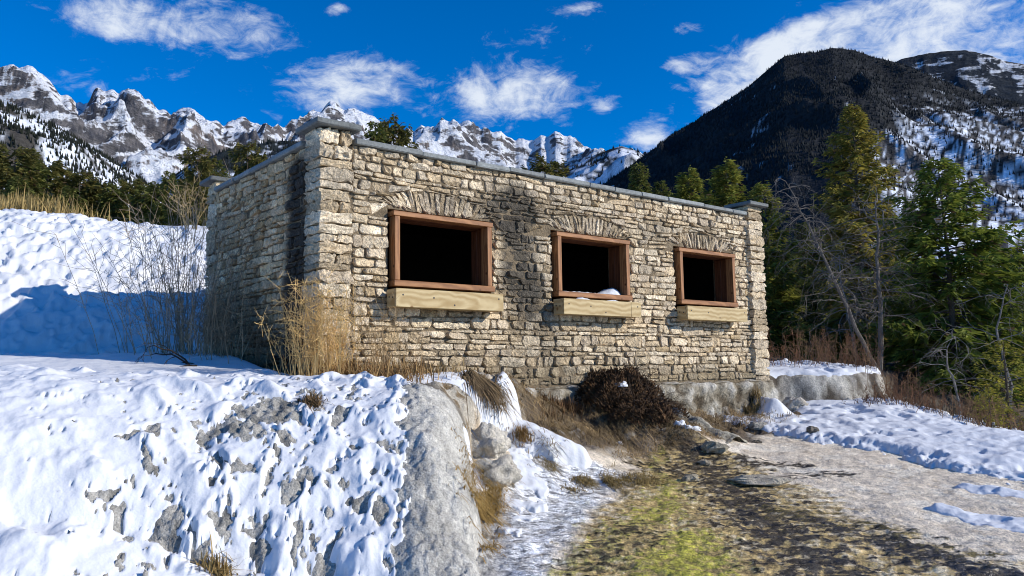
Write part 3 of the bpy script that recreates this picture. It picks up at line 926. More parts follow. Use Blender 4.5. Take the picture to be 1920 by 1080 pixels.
def scree_mask(A_, T_g, X, Y, Z):
    el = (Z - EYE) / np.hypot(X, Y)
    deg = np.degrees(A_)
    top = np.interp(deg, [22.0, 24.5, 26.5, 29, 31.5, 34, 40], [.17, .235, .285, .275, .265, .25, .24])
    nzm = fbm(X / 60, Y / 60, 4, 563)
    return sst(23.0, 25.0, deg + 2.0 * nzm) * sst(.02, -.02, el - top + .035 * nzm) * sst(.02, .10, el)


def col_right(A_, T_g, X, Y, Z, n):
    nz1 = fbm(X / 120, Y / 120, 4, 561); nz2 = fbm((X + .7 * Z) / 17, (Z - .4 * X) / 8, 4, 565, .65)
    C_ = np.zeros(X.shape + (3,)); C_[:] = (.020, .022, .024)
    C_ = lerp(C_, (.035, .035, .034), sst(.1, .6, nz2)); C_ = lerp(C_, (.5, .54, .6), sst(.95, 1.15, nz1 + .6 * nz2) * .8)
    s_ = scree_mask(A_, T_g, X, Y, Z)
    rk = np.zeros(X.shape + (3,)); rk[:] = (.10, .092, .085)
    rk = lerp(rk, (.035, .035, .036), sst(.0, .5, nz2 + .4 * nz1)); rk = lerp(rk, (.74, .79, .86), sst(-.05, .25, -nz2 + .35 * nz1 - .04))
    return C_ * (1 - s_[..., None]) + rk * s_[..., None]


SKY_R = [(1000, 430), (1080, 385), (1130, 347), (1200, 295), (1260, 253), (1330, 208), (1400, 163), (1440, 128), (1470, 104), (1500, 99), (1530, 96), (1560, 88), (1600, 92), (1640, 106), (1690, 119), (1740, 139),
         (1790, 159), (1850, 179), (1920, 196), (2000, 218), (2150, 255), (2350, 300), (2700, 380)]
g_right = range_grid(SKY_R, 650, 2000, 2600, 420, 120, 90, 571, .95, 1.0, .5)
mountain('dark_mountain', g_right, col_right, M['slope'], 'large dark forested mountain with a snowy scree slope on the right')


def col_far(A_, T_g, X, Y, Z, n):
    nz1 = fbm(X / 240, Y / 240, 4, 581); nz2 = fbm((X + Z) / 60, (Z - .4 * X) / 34, 4, 583, .6)
    C_ = np.zeros(X.shape + (3,)); C_[:] = (.030, .038, .048)
    return np.concatenate([C_, (.22 + .4 * nz2 + .3 * nz1)[..., None]], -1)


SKY_5 = [(1560, 190), (1640, 135), (1690, 109), (1730, 101), (1770, 95), (1810, 93), (1850, 101), (1880, 112), (1920, 119), (2000, 128), (2150, 160), (2400, 220)]
mountain('far_peak', range_grid(SKY_5, 2100, 3300, 3900, 240, 60, 120, 591, 1.0, 1.2, .4), col_far, M['mount'], 'distant snow-streaked peak behind the dark mountain')


# forests on the slopes: small firs, each a ragged cone
def forest(name, g, count, dens, hmin, hmax, label, seed, c0, c1, tmax=1.03, rad=.17):
    r2 = np.random.default_rng(seed)
    A_, T_g, X, Y, Z = g
    nr, na = X.shape
    # sample evenly over the picture: by bearing and by height on the slope
    fi = r2.uniform(0, nr - 1.001, count * 4); fj = r2.uniform(0, na - 1.001, count * 4)
    i0, j0 = fi.astype(int), fj.astype(int); fu, fv = fi - i0, fj - j0
    def smp(G):
        return (G[i0, j0] * (1 - fu) * (1 - fv) + G[i0 + 1, j0] * fu * (1 - fv) + G[i0, j0 + 1] * (1 - fu) * fv + G[i0 + 1, j0 + 1] * fu * fv)
    x, y, z, t = smp(X), smp(Y), smp(Z), smp(T_g)
    az_ = np.arctan2(x, y)
    p = dens(az_, t, x, y, z)
    ok = (r2.random(len(x)) < p) & (t < tmax) & (t > .03)
    ok = np.where(ok)[0][:count]
    x, y, z = x[ok], y[ok], z[ok]; n = len(x)
    h = r2.uniform(hmin, hmax, n) * (0.8 + .4 * r2.random(n)); r_ = h * rad * r2.uniform(.75, 1.3, n)
    k = 5
    th_ = np.arange(k) / k * 2 * np.pi
    ph = r2.uniform(0, 6.28, n)
    ang = th_[None] + ph[:, None]
    jr = r2.uniform(.7, 1.25, (n, k))
    ring = np.stack([x[:, None] + r_[:, None] * jr * np.cos(ang), y[:, None] + r_[:, None] * jr * np.sin(ang), (z + h * .06)[:, None] + 0 * ang], -1)
    ring[..., 2] -= h[:, None] * .10 * r2.random((n, k))
    apex = np.stack([x, y, z + h], -1)[:, None]
    V = np.concatenate([ring, apex], 1).reshape(-1, 3)
    b_ = np.arange(n)[:, None] * (k + 1); jj = np.arange(k)[None]
    F = np.stack([b_ + jj, b_ + (jj + 1) % k, b_ + k + 0 * jj], -1).reshape(-1, 3)
    f = r2.random((n, 1)) ** 1.5
    cc_ = np.array(c0)[None] * (1 - f) + np.array(c1)[None] * f
    put(name, npmesh(name, V, F, False, np.repeat(cc_, k + 1, 0)), M['needles'], label=label, kind='stuff')


forest('mountain_forest', g_right, 34000, lambda a_, t, x, y, z: np.where(scree_mask(a_, t, x, y, z) > .4, .16 + .5 * np.clip(fbm(x / 50, y / 50, 3, 609), 0, 1), np.clip(1.1 + .4 * fbm(x / 90, y / 90, 3, 601), .6, 1)), 4.5, 7,
       'dense dark fir forest covering the right mountain', 603, (.014, .020, .025), (.030, .036, .034))  # haze put into the tree colours as a bluish lift
forest('ridge_forest', g_left, 9000, lambda a_, t, x, y, z: np.clip(.80 + 1.2 * fbm(x / 70, y / 70, 3, 611), .15, 1), 6, 10,
       'dark firs scattered over the snowy left ridge', 613, (.014, .020, .016), (.035, .038, .022))
forest('foothill_forest', g_foot, 5200, lambda a_, t, x, y, z: np.clip(.45 + 1.5 * fbm(x / 160, y / 160, 4, 521) * -1, .04, 1), 9, 16,
       'dark fir forest on the foothills below the rocky range', 623, (.012, .018, .018), (.028, .034, .028))


# ------------------------------------------------------------------ the stone building
# local axes: x along the front wall, y into the building, z up; the front face is y = 0, the side face x = 0
rng = np.random.default_rng(7)
R_ = lambda a, b: float(rng.uniform(a, b))
bld = empty('stone_building', (BX, BY, 0), YAW, 'pale rubble stone building with grey slab coping and three dark window openings', 'building')
WIN = [(.925, 2.495), (3.67, 5.24), (6.44, 8.01)]
ZT, ZB = 2.171, 1.22
TOPZ = 2.94
PILL = .385


def stain(face_, a, z):
    """dark weathering on the masonry, 0 clean to 1 black"""
    a = np.asarray(a, float); z = np.asarray(z, float)
    n = fbm(a * 1.3, z * 1.1, 4, 201); n_ = fbm(a * 4.1, z * 1.7, 3, 203)
    if face_ == 'front':
        band = np.exp(-((a - (3.02 - .10 * (z - 2))) / .33) ** 2) * sst(.5, 1.5, z) * (1 + .5 * noise2(a * 7.5, z * .7, 207)) * sst(2.98, 2.5, z) * 1.7
        band = band + .55 * np.exp(-((a - 2.55) / .22) ** 2) * sst(1.9, 2.3, z) * sst(2.7, 2.45, z)
        band = band + .35 * np.exp(-((a - 3.2) / .7) ** 2) * sst(1.35, .7, z)
        band = band + .25 * sst(2.1, 2.4, z) * sst(2.75, 2.5, z) + .22 * sst(.30, .0, z) + .05
    else:
        band = 1.6 * np.exp(-((a - .66) / .26) ** 2) * sst(.0, .5, z) * sst(2.98, 2.6, z) + .34 * sst(1.8, .7, z) + .08
        band = band + .25 * np.exp(-((a - 1.1) / .5) ** 2) * sst(1.2, .5, z)
    return np.clip(band + .55 * n * np.clip(band + .25, 0, 1) + .18 * n_ * band, 0, 1)


TONES = np.array([(.70, .61, .455), (.78, .69, .535), (.62, .52, .37), (.66, .59, .47), (.83, .75, .60), (.55, .465, .335), (.72, .61, .44), (.65, .57, .45)])


def stone_tint():
    t = TONES[rng.integers(len(TONES))] * R_(.80, 1.10) * np.array((1.07, .985, .87))
    if rng.random() < .035:
        t = np.array((.60, .45, .26)) * R_(.8, 1.05)
    return t


def stone_vf(corners, prot, n=11, soft=.20, back=.06):
    """a roughly squared stone from four corner points (a, z); returns vertices with depth as the middle coordinate"""
    c = np.asarray(corners, float)
    ctr = c.mean(0)
    per = []
    for k in range(4):
        p, q = c[k], c[(k + 1) % 4]
        per.append((p, q, np.linalg.norm(q - p)))
    tot = sum(s for _, _, s in per)
    pts = []
    for i in range(n):
        d = (i + R_(-.22, .22) + .5) / n * tot % tot
        for p, q, s in per:
            if d <= s:
                pts.append(p + (q - p) * d / s); break
            d -= s
    pts = np.array(pts)
    h = min(np.ptp(c[:, 0]), np.ptp(c[:, 1]))
    pts = pts + rng.normal(0, .055 * h, pts.shape)
    tilt = rng.normal(0, .13, 2)
    def dep(p, base):
        return base + (p - ctr) @ tilt
    o0 = pts
    o1 = ctr + (pts - ctr) * R_(.97, 1.0)
    inset = soft * h * .5
    dv = pts - ctr; ln = np.linalg.norm(dv, axis=1)[:, None]
    o2 = pts - dv / ln * inset * rng.uniform(.6, 1.3, (n, 1))
    d2 = dep(o2, prot) + rng.normal(0, .10 * prot + .003, n)
    d1 = np.minimum(dep(o1, prot * .55), d2) + rng.normal(0, .003, n)
    V = [np.column_stack([o0[:, 0], np.full(n, back), o0[:, 1]]), np.column_stack([o1[:, 0], -d1, o1[:, 1]]), np.column_stack([o2[:, 0], -d2, o2[:, 1]])]
    wide = (c[1] - c[0]) * .22
    m_ = np.array([ctr - wide + rng.normal(0, .08 * h, 2), ctr + wide + rng.normal(0, .08 * h, 2)])
    V.append(np.column_stack([m_[:, 0], -(dep(m_, prot * 1.12) + rng.normal(0, .008, 2)), m_[:, 1]]))
    V = np.concatenate(V)
    F = []
    for i in range(n):
        j = (i + 1) % n
        F += [[i, j, n + j], [i, n + j, n + i], [n + i, n + j, 2 * n + j], [n + i, 2 * n + j, 2 * n + i]]
    A_, B_ = 3 * n, 3 * n + 1
    owner = [A_ if np.linalg.norm(V[2 * n + i][[0, 2]] - m_[0]) < np.linalg.norm(V[2 * n + i][[0, 2]] - m_[1]) else B_ for i in range(n)]
    for i in range(n):
        j = (i + 1) % n
        F.append([2 * n + i, 2 * n + j, owner[i]])
        if owner[i] != owner[j]:
            F.append([2 * n + j, owner[j], owner[i]])
    return V, np.array(F)


def courses(a0, a1, z0, z1, hmin, hmax, wmin, wmax, seed, cut=None):
    """irregular courses of rubble between two bounds; yields four-cornered cells"""
    out = []
    zs_ = [z0]
    while zs_[-1] < z1 - hmin * .9:
        zs_.append(min(zs_[-1] + R_(hmin, hmax), z1))
    zs_[-1] = z1
    def line(i, a):
        w = 0 if i in (0, len(zs_) - 1) else 1
        return zs_[i] + w * (.030 * noise2(a * .8, i * 3.3, seed) + .014 * noise2(a * 3.1, i * 5.1, seed + 1))
    for i in range(len(zs_) - 1):
        a = a0 - R_(0, .1)
        h = zs_[i + 1] - zs_[i]
        while a < a1:
            w = R_(wmin, wmax) * (1.25 if h > .16 else 1.0)
            if rng.random() < .16:
                w *= 1.6
            p, q = max(a, a0), min(a + w, a1)
            if a1 - q < wmin * .6:
                q = a1
            if q - p > .05:
                j0, j1 = R_(-.012, .012), R_(-.012, .012)
                cell = np.array([[p, line(i, p)], [q, line(i, q)], [q + j1, line(i + 1, q)], [p + j0, line(i + 1, p)]])
                if h > .115 and q - p > .16 and rng.random() < .42:          # two thin stones instead of one
                    f = R_(.35, .65)
                    m0 = cell[0] + (cell[3] - cell[0]) * f; m1_ = cell[1] + (cell[2] - cell[1]) * f
                    out.append(np.array([cell[0], cell[1], m1_, m0])); out.append(np.array([m0, m1_, cell[2], cell[3]]))
                else:
                    out.append(cell)
            a = q if q < a1 else a1 + 1
    return out


def arch_top(a):
    t = -1.0
    for (p, q) in WIN:
        if p - .20 <= a <= q + .06:
            s = (a - (p + q) / 2 + .07) / ((q - p) / 2 + .13)
            t = max(t, 2.24 + .25 * max(0., 1 - s * s) ** .6)
    return t


def trim(cell):
    """cut a cell back from the openings and the arches; None if nothing is left"""
    c = cell.copy()
    am, zm = c[:, 0].mean(), c[:, 1].mean()
    for (p, q) in WIN:
        g = .035
        lo, hi = ZB - .10, ZT + .02
        if c[2:, 1].min() > lo and c[:2, 1].max() < hi:
            if c[[0, 3], 0].min() < p - g < c[[1, 2], 0].max():
                if am < (p + q) / 2:
                    c[[1, 2], 0] = np.minimum(c[[1, 2], 0], p - g)
            if c[[0, 3], 0].min() < q + g < c[[1, 2], 0].max() and c[[1, 2], 0].max() > q + g and c[[0, 3], 0].max() > p - g:
                c[[0, 3], 0] = np.maximum(c[[0, 3], 0], q + g)
            if c[:, 0].mean() > p - g and c[:, 0].mean() < q + g:
                if zm < lo + .03:
                    c[2:, 1] = np.minimum(c[2:, 1], lo)
                else:
                    c[:2, 1] = np.maximum(c[:2, 1], hi)
    for k, (lo_i) in enumerate((0, 1)):
        t = arch_top(c[lo_i, 0])
        up_i = 3 if lo_i == 0 else 2
        if t > 0 and c[up_i, 1] > ZT - .02:
            c[lo_i, 1] = max(c[lo_i, 1], t)
    if c[3, 1] - c[0, 1] < .035 and c[2, 1] - c[1, 1] < .035:
        return None
    for lo_i, up_i in ((0, 3), (1, 2)):
        if c[up_i, 1] - c[lo_i, 1] < .02:
            c[lo_i, 1] = c[up_i, 1] - .02
    if np.ptp(c[:, 0]) < .05 or c[1, 0] - c[0, 0] < .04:
        return None
    return c


def gap(cell, g):
    ctr = cell.mean(0)
    out = cell.copy()
    for k in range(2):
        s = np.sign(cell[:, k] - ctr[k])
        out[:, k] -= s * g
    return out


stones = []                                                   # (weight, V, F, colour, kind, wall)


def add_stone(cell, wall, prot, kind='stone', n=11, soft=.20, g=None):
    cell = gap(cell, R_(.004, .010) if g is None else g)
    V, F = stone_vf(cell, prot, n, soft)
    t = stone_tint()
    a_, z_ = V[:, 0], V[:, 2]
    s = stain('front' if wall == 'front' else 'side', a_, z_)
    grey = np.array((.045, .042, .037))
    if wall == 'side':
        t = t * np.array((1.14, 1.04, .92))  # warmer, lighter tint stands in for snow bounce on the shaded wall
    k_ = .97 if wall == 'side' else .90
    Cc = t[None, :] * (1 - k_ * s[:, None]) + grey * k_ * s[:, None]
    if wall == 'front':
        low_ = sst(.35, .0, z_)[:, None] * .5
        Cc = Cc * (1 - low_) + np.array((.27, .21, .12)) * low_
        u_ = a_; dpt = BY + u_ * SY
        wgt = np.ptp(cell[:, 0]) * np.ptp(cell[:, 1]) / dpt ** 2
    else:
        Vn = V.copy(); Vn[:, 0] = V[:, 1]; Vn[:, 1] = a_ ; V = Vn
        F = F[:, ::-1]
        dpt = BY + a_ * CY
        wgt = np.ptp(cell[:, 0]) * np.ptp(cell[:, 1]) / dpt ** 2 * .75
    stones.append((float(np.mean(wgt)), V, F, Cc, kind, wall))


for cell in courses(PILL + .01, LEN - PILL - .02, -.06, TOPZ, .055, .16, .09, .36, 301):
    c = trim(cell)
    if c is not None:
        add_stone(c, 'front', R_(.012, .042))
for cell in courses(PILL + .01, DEP - .42, -.05, TOPZ, .06, .15, .12, .36, 311):
    add_stone(cell, 'side', R_(.02, .05))
# arch stones on edge
for (p, q) in WIN:
    k = 24
    for i in range(k):
        a0_ = p - .10 + (q - p + .14) * i / k; a1_ = p - .10 + (q - p + .14) * (i + 1) / k
        am = (a0_ + a1_) / 2; s = (am - (p + q) / 2) / ((q - p) / 2)
        fan = .15 * s
        tz = max(arch_top(am + fan * .5), 2.26)
        b0, b1 = a0_ - fan * .15, a1_ - fan * .15
        zb_ = ZT + .015 + .06 * abs(s) ** 3 + R_(0, .02)
        cell = np.array([[b0, zb_], [b1, zb_], [a1_ + fan, tz + R_(-.03, .02)], [a0_ + fan, tz + R_(-.03, .02)]])
        add_stone(cell, 'front', R_(.008, .026), 'voussoir', 9, .30, .0025)


def quoin(x0, x1, y0, y1, z0, z1, dark=0.0):
    """rough block with rounded, uneven faces for the corner piers"""
    nx, ny, nz_ = 5, 5, 4
    V, F, idx = [], [], {}
    for i in range(nx + 1):
        for j in range(ny + 1):
            for k in range(nz_ + 1):
                if i in (0, nx) or j in (0, ny) or k in (0, nz_):
                    idx[i, j, k] = len(V)
                    V.append((i / nx * 2 - 1, j / ny * 2 - 1, k / nz_ * 2 - 1))
    def q(a, b_, c_, d):
        F.append([a, b_, c_]); F.append([a, c_, d])
    for i in range(nx):
        for j in range(ny):
            q(idx[i, j, 0], idx[i, j + 1, 0], idx[i + 1, j + 1, 0], idx[i + 1, j, 0]); q(idx[i, j, nz_], idx[i + 1, j, nz_], idx[i + 1, j + 1, nz_], idx[i, j + 1, nz_])
    for i in range(nx):
        for k in range(nz_):
            q(idx[i, 0, k], idx[i + 1, 0, k], idx[i + 1, 0, k + 1], idx[i, 0, k + 1]); q(idx[i, ny, k], idx[i, ny, k + 1], idx[i + 1, ny, k + 1], idx[i + 1, ny, k])
    for j in range(ny):
        for k in range(nz_):
            q(idx[0, j, k], idx[0, j, k + 1], idx[0, j + 1, k + 1], idx[0, j + 1, k]); q(idx[nx, j, k], idx[nx, j + 1, k], idx[nx, j + 1, k + 1], idx[nx, j, k + 1])
    V = np.array(V, float)
    # superellipsoid rounding
    e = 16.0
    L = (np.abs(V) ** e).sum(1) ** (1 / e)
    V = V / L[:, None]
    hx, hy, hz = (x1 - x0) / 2, (y1 - y0) / 2, (z1 - z0) / 2
    P = V * (hx, hy, hz)
    P += rng.normal(0, .013, P.shape) * np.minimum(1, hz / .08)
    P += np.array(((x0 + x1) / 2, (y0 + y1) / 2, (z0 + z1) / 2))
    return P, np.array(F)


def add_quoin(x0, x1, y0, y1, z0, z1, front=True):
    g = .005
    V, F = quoin(x0 + g, x1 - g, y0 + g, y1 - g, z0 + g, z1 - g)
    t = stone_tint()
    sF = stain('front', V[:, 0], V[:, 2]); sS = stain('side', V[:, 1], V[:, 2])
    # the side face of the pier is as stained as the wall beside it
    onside_ = sst(x0 + .09, x0 + .03, V[:, 0]) if front else np.zeros(len(V))
    s = sF * (1 - onside_) + np.clip(sS, 0, .55) * onside_
    Cc = t[None] * (1 - .85 * s[:, None]) + np.array((.085, .08, .072)) * .85 * s[:, None]
    stones.append((1.0, V, F, Cc, 'quoin', 'front'))


z = -.08
k = 0
while z < 3.08:                                               # pier at the near corner
    h = min(R_(.085, .20), 3.09 - z)
    if 3.09 - z - h < .08:
        h = 3.09 - z
    pj = R_(.035, .065)
    if rng.random() < .6:
        f = R_(.36, .68)
        add_quoin(-pj, PILL * f, -pj, PILL, z, z + h); add_quoin(PILL * f, PILL + R_(-.03, .03), -pj - .005, PILL, z, z + h)
    else:
        add_quoin(-pj, PILL + R_(-.03, .05), -pj, PILL, z, z + h)
    z += h
z = -.12
while z < 3.12:                                               # pier at the far right corner
    h = min(R_(.09, .19), 3.13 - z)
    if 3.13 - z - h < .07:
        h = 3.13 - z
    pj = .10 + R_(-.012, .014)
    add_quoin(LEN - .46, LEN + R_(-.02, .02), -pj, .34, z, z + h, False)
    z += h
z = -.05
while z < 3.10:                                               # pier at the rear of the side wall
    h = min(R_(.12, .24), 3.11 - z)
    if 3.11 - z - h < .07:
        h = 3.11 - z
    pj = R_(.05, .07)
    add_quoin(-pj, .36, DEP - .42, DEP, z, z + h)
    z += h

# wall cores: mortar set back behind the stones, with the openings left free
core = Geo()
mc = (.20, .155, .10)
def core_box(*a):
    core.add(*box_vf(*a), c=mc)
T_ = .42
xs_ = [PILL - .1]
for (p, q) in WIN:
    core_box(xs_[-1], p - .03, .0, T_, -.3, TOPZ - .02); xs_.append(q + .03)
    core_box(p - .028, q + .028, .001, T_ - .002, -.3, ZB - .08)
    core_box(p - .028, q + .028, .001, T_ - .002, ZT + .035, TOPZ - .02)
core_box(xs_[-1], LEN - .2, .0, T_, -.3, TOPZ - .02)
front_core = put('front_wall', core.mesh('front_wall'), M['mortar'], bld)
core = Geo(); core_box(.0, .36, .3, DEP - .1, -.3, TOPZ - .02)
side_core = put('side_wall', core.mesh('side_wall'), M['mortar'], bld)
core = Geo(); core_box(.05, LEN - .02, DEP - .36, DEP - .01, -.3, TOPZ - .03)
put('rear_wall', core.mesh('rear_wall'), M['mortar'], bld)
core = Geo(); core_box(LEN - .36, LEN - .03, .2, DEP - .05, -.3, TOPZ - .025)
put('end_wall', core.mesh('end_wall'), M['mortar'], bld)
# inside: plaster skin, floor and ceiling, the room's shade put into their colour
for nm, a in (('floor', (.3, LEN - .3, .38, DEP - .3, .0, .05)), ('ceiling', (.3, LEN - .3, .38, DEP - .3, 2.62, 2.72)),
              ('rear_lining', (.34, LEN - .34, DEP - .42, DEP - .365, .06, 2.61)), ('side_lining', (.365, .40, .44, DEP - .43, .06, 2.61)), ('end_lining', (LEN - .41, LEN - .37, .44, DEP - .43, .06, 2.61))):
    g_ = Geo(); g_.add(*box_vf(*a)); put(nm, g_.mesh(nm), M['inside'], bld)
g_ = Geo(); g_.add(*box_vf(.1, LEN - .1, .1, DEP - .1, 2.73, 2.87), c=(.2, .2, .2)); put('roof', g_.mesh('roof'), M['slab'], bld)
g_ = Geo(); g_.add(*box_vf(.12, LEN - .12, .12, DEP - .12, 2.874, 2.95)); put('roof_snow', g_.mesh('roof_snow'), M['snow'], bld, kind='stuff')

order = sorted([s for s in stones if s[4] == 'stone'], key=lambda s: -s[0])
for s in order[:300]:
    put('stone', npmesh('stone', s[1], s[2], False, s[3]), M['stone'], front_core if s[5] == 'front' else side_core)
rest = Geo()
for s in order[300:]:
    rest.add(s[1], s[2], s[3])
put('small_stones', rest.mesh('small_stones'), M['stone'], bld, kind='stuff')
for s in stones:
    if s[4] in ('voussoir', 'quoin'):
        put(s[4], npmesh(s[4], s[1], s[2], False, s[3]), M['stone'], front_core)

# coping slabs and pier caps
def slab(name, x0, x1, y0, y1, z0, z1, parent, jit=.006):
    V, F = bevel_box(x0, x1, y0, y1, z0, z1, .012)
    V = V + rng.normal(0, jit * .4, V.shape)
    c_ = np.array((.235, .25, .24)) * R_(.80, 1.12) * (.62 if name == 'pier_cap' else 1)
    return put(name, npmesh(name, V, F, False, np.broadcast_to(c_, V.shape)), M['slab'], parent)


a = PILL + .02
while a < LEN - .47:
    w = R_(.55, 1.0)
    if LEN - .46 - (a + w) < .4:
        w = LEN - .465 - a
    slab('coping_slab', a, a + w - .006, -.085 + R_(-.008, .008), .44, TOPZ + R_(-.006, .004), TOPZ + .068 + R_(-.004, .006), bld)
    a += w
a = PILL + .02
while a < DEP - .44:
    w = R_(.6, .95)
    if DEP - .43 - (a + w) < .4:
        w = DEP - .435 - a
    slab('coping_slab', -.085 + R_(-.008, .008), .42, a, a + w - .006, TOPZ + R_(-.004, .003), TOPZ + .068, bld)
    a += w
slab('pier_cap', -.135, PILL + .075, -.14, PILL + .09, 3.093, 3.168, bld)
slab('pier_cap', LEN - .52, LEN + .07, -.19, .40, 3.132, 3.20, bld)
slab('pier_cap', -.15, .40, DEP - .47, DEP + .07, 3.112, 3.18, bld)

# window frames of stained boards
for (p, q) in WIN:
    fr_ = empty('window_frame', (0, 0, 0)); fr_.parent = bld
    def board(nm, ax, *a):
        g_ = Geo(); cx0 = np.array([(a[0] + a[1]) / 2, (a[2] + a[3]) / 2, (a[4] + a[5]) / 2])
        V, F = bevel_box(*a, .005); g_.add(V - cx0, F)
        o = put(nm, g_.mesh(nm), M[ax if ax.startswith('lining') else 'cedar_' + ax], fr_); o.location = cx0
        return o
    t_ = .075
    board('head_board', 'x', p, q, -.105, .05, ZT - .062, ZT)
    board('sill_board', 'x', p + .005, q + .012, -.112, .05, ZB, ZB + .075)
    board('jamb_board', 'z', p + .022, p + .022 + t_, -.098, .05, ZB + .077, ZT - .064)
    board('jamb_board', 'z', q - .022 - t_, q - .022, -.098, .05, ZB + .077, ZT - .064)
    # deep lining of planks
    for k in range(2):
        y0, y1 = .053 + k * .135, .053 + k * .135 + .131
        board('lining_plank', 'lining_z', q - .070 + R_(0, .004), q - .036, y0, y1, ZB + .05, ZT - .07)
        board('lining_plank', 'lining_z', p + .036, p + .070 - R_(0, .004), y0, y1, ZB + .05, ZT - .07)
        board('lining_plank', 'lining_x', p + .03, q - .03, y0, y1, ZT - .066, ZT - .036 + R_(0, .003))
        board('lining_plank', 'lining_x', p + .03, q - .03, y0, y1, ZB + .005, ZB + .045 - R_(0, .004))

# foundation: a rough plinth of tufa and old concrete under the front wall
def rough_block(name, x0, x1, y0, y1, z0, z1, res, amp, colf, seed, round_=.10):
    """displaced front (and top) skin of a plinth"""
    nu = int((x1 - x0) / res) + 1; nv = int((z1 - z0) / res) + 1; nt_ = 5
    us = np.linspace(x0, x1, nu); prof = []
    for k in range(nv):
        zz = z0 + (z1 - z0) * k / (nv - 1); prof.append((y0, zz))
    for k in range(1, nt_):
        prof.append((y0 + (y1 - y0) * k / (nt_ - 1), z1))
    prof = np.array(prof)
    Ug, K = np.meshgrid(us, np.arange(len(prof)))
    Y = prof[K, 0]; Z = prof[K, 1]
    n = fbm(Ug * 2.2, Z * 2.6 + Y * 2, 5, seed); n_ = fbm(Ug * 9, Z * 9 + Y * 5, 3, seed + 5)
    edge_ = sst(z1 - round_, z1, Z) * round_
    Yd = Y - amp * (n * .9 + .35 * n_) + edge_ * .8 * (Y <= y0 + .01)
    Zd = Z - sst(y0 + .3, y0, Y) * (Z >= z1 - .001) * round_ * .4 + (Z >= z1 - .2) * .03 * n
    V = np.stack([Ug, Yd, Zd], -1).reshape(-1, 3)
    iq = (np.arange(len(prof) - 1)[:, None] * nu + np.arange(nu - 1)[None, :]).reshape(-1)
    Cc = colf(Ug, Z, n, n_).reshape(-1, 3)
    return npmesh(name, V, np.stack([iq, iq + 1, iq + nu + 1, iq + nu], -1), True, Cc)


def found_col(u, z, n, n_):
    c = np.zeros(u.shape + (3,)); c[:] = (.30, .265, .20)
    c = lerp(c, (.50, .47, .41), sst(.05, .5, n)); c = lerp(c, (.11, .085, .055), sst(.05, .5, -n + .3 * n_))
    c = lerp(c, (.16, .11, .055), sst(-.2, .0, z) * sst(-.3, .3, n_) * .7)
    return c


put('foundation', rough_block('foundation', 1.5, LEN + .03, -.17, .08, -1.0, -.075, .045, .085, found_col, 401), M['rough_rock'], bld)

# planters hung under the windows
PL = [(.85, 2.515), (3.615, 5.248), (6.375, 8.03)]
PLAB = ['pale pine planter box under the window nearest the corner pier, without snow',
        'pale pine planter box under the middle window with snow along its top',
        'pale pine planter box under the window beside the far right pier']
for i, (p, q) in enumerate(PL):
    wx, wy = world_uv(p, 0)
    pl = empty('planter_box', (wx, wy, .945), YAW, PLAB[i], 'planter', 'planter boxes under the windows')
    w = q - p
    def pboard(nm, ax, *a):
        cx0 = np.array([(a[0] + a[1]) / 2, (a[2] + a[3]) / 2, (a[4] + a[5]) / 2])
        V, F = bevel_box(*a, .004)
        o = put(nm, npmesh(nm, V - cx0 + np.array((i * 3.1, i * 1.7, i * 2.3)), F), M['pine_' + ax], pl)
        o.location = cx0 - np.array((i * 3.1, i * 1.7, i * 2.3))
        return o
    H = .228
    if i != 1:
        pboard('front_board', 'x', 0, w, -.285, -.247, 0, H)
    else:
        pboard('front_board', 'x', 0, w * .86, -.285, -.247, 0, H); pboard('front_board', 'x', w * .86 + .003, w, -.285, -.247, 0, H)
    pboard('end_board', 'y', .001, .039, -.245, -.06, .001, H - .002)
    pboard('end_board', 'y', w - .039, w - .001, -.245, -.06, .001, H - .002)
    pboard('bottom_board', 'x', .041, w - .041, -.245, -.06, .002, .03)
    pboard('back_board', 'x', .041, w - .041, -.088, -.06, .032, H - .01)
    g_ = Geo(); V, F = box_vf(.042, w - .042, -.244, -.09, .032, H - .05); g_.add(V, F, (.05, .035, .022)); put('soil', g_.mesh('soil'), M['plant'], pl, kind='stuff')
    for (sx, sz) in ((.10, .15), (w * .52, .05), (w - .08, .16), (w * .33, .13)):
        g_ = Geo(); th_ = np.linspace(0, 2 * np.pi, 9)[:-1]
        V = np.concatenate([[[sx, -.2885, sz]], np.column_stack([sx + .012 * np.cos(th_), np.full(8, -.2865), sz + .012 * np.sin(th_)]), np.column_stack([sx + .012 * np.cos(th_), np.full(8, -.284), sz + .012 * np.sin(th_)])])
        F = [[0, 1 + (k + 1) % 8, 1 + k] for k in range(8)] + [[1 + k, 1 + (k + 1) % 8, 9 + (k + 1) % 8] for k in range(8)] + [[1 + k, 9 + (k + 1) % 8, 9 + k] for k in range(8)]
        g_.add(V, F); put('bolt_head', g_.mesh('bolt_head'), M['iron'], pl)
    for (sy, sz) in ((-.20, .12), (-.12, .13)):
        g_ = Geo(); th_ = np.linspace(0, 2 * np.pi, 9)[:-1]
        V = np.concatenate([[[-.003, sy, sz]], np.column_stack([np.full(8, -.001), sy + .012 * np.cos(th_), sz + .012 * np.sin(th_)]), np.column_stack([np.full(8, .004), sy + .012 * np.cos(th_), sz + .012 * np.sin(th_)])])
        F = [[0, 1 + k, 1 + (k + 1) % 8] for k in range(8)] + [[1 + k, 9 + (k + 1) % 8, 1 + (k + 1) % 8] for k in range(8)] + [[1 + k, 9 + k, 9 + (k + 1) % 8] for k in range(8)]
        g_.add(V, F); put('bolt_head', g_.mesh('bolt_head'), M['iron'], pl)


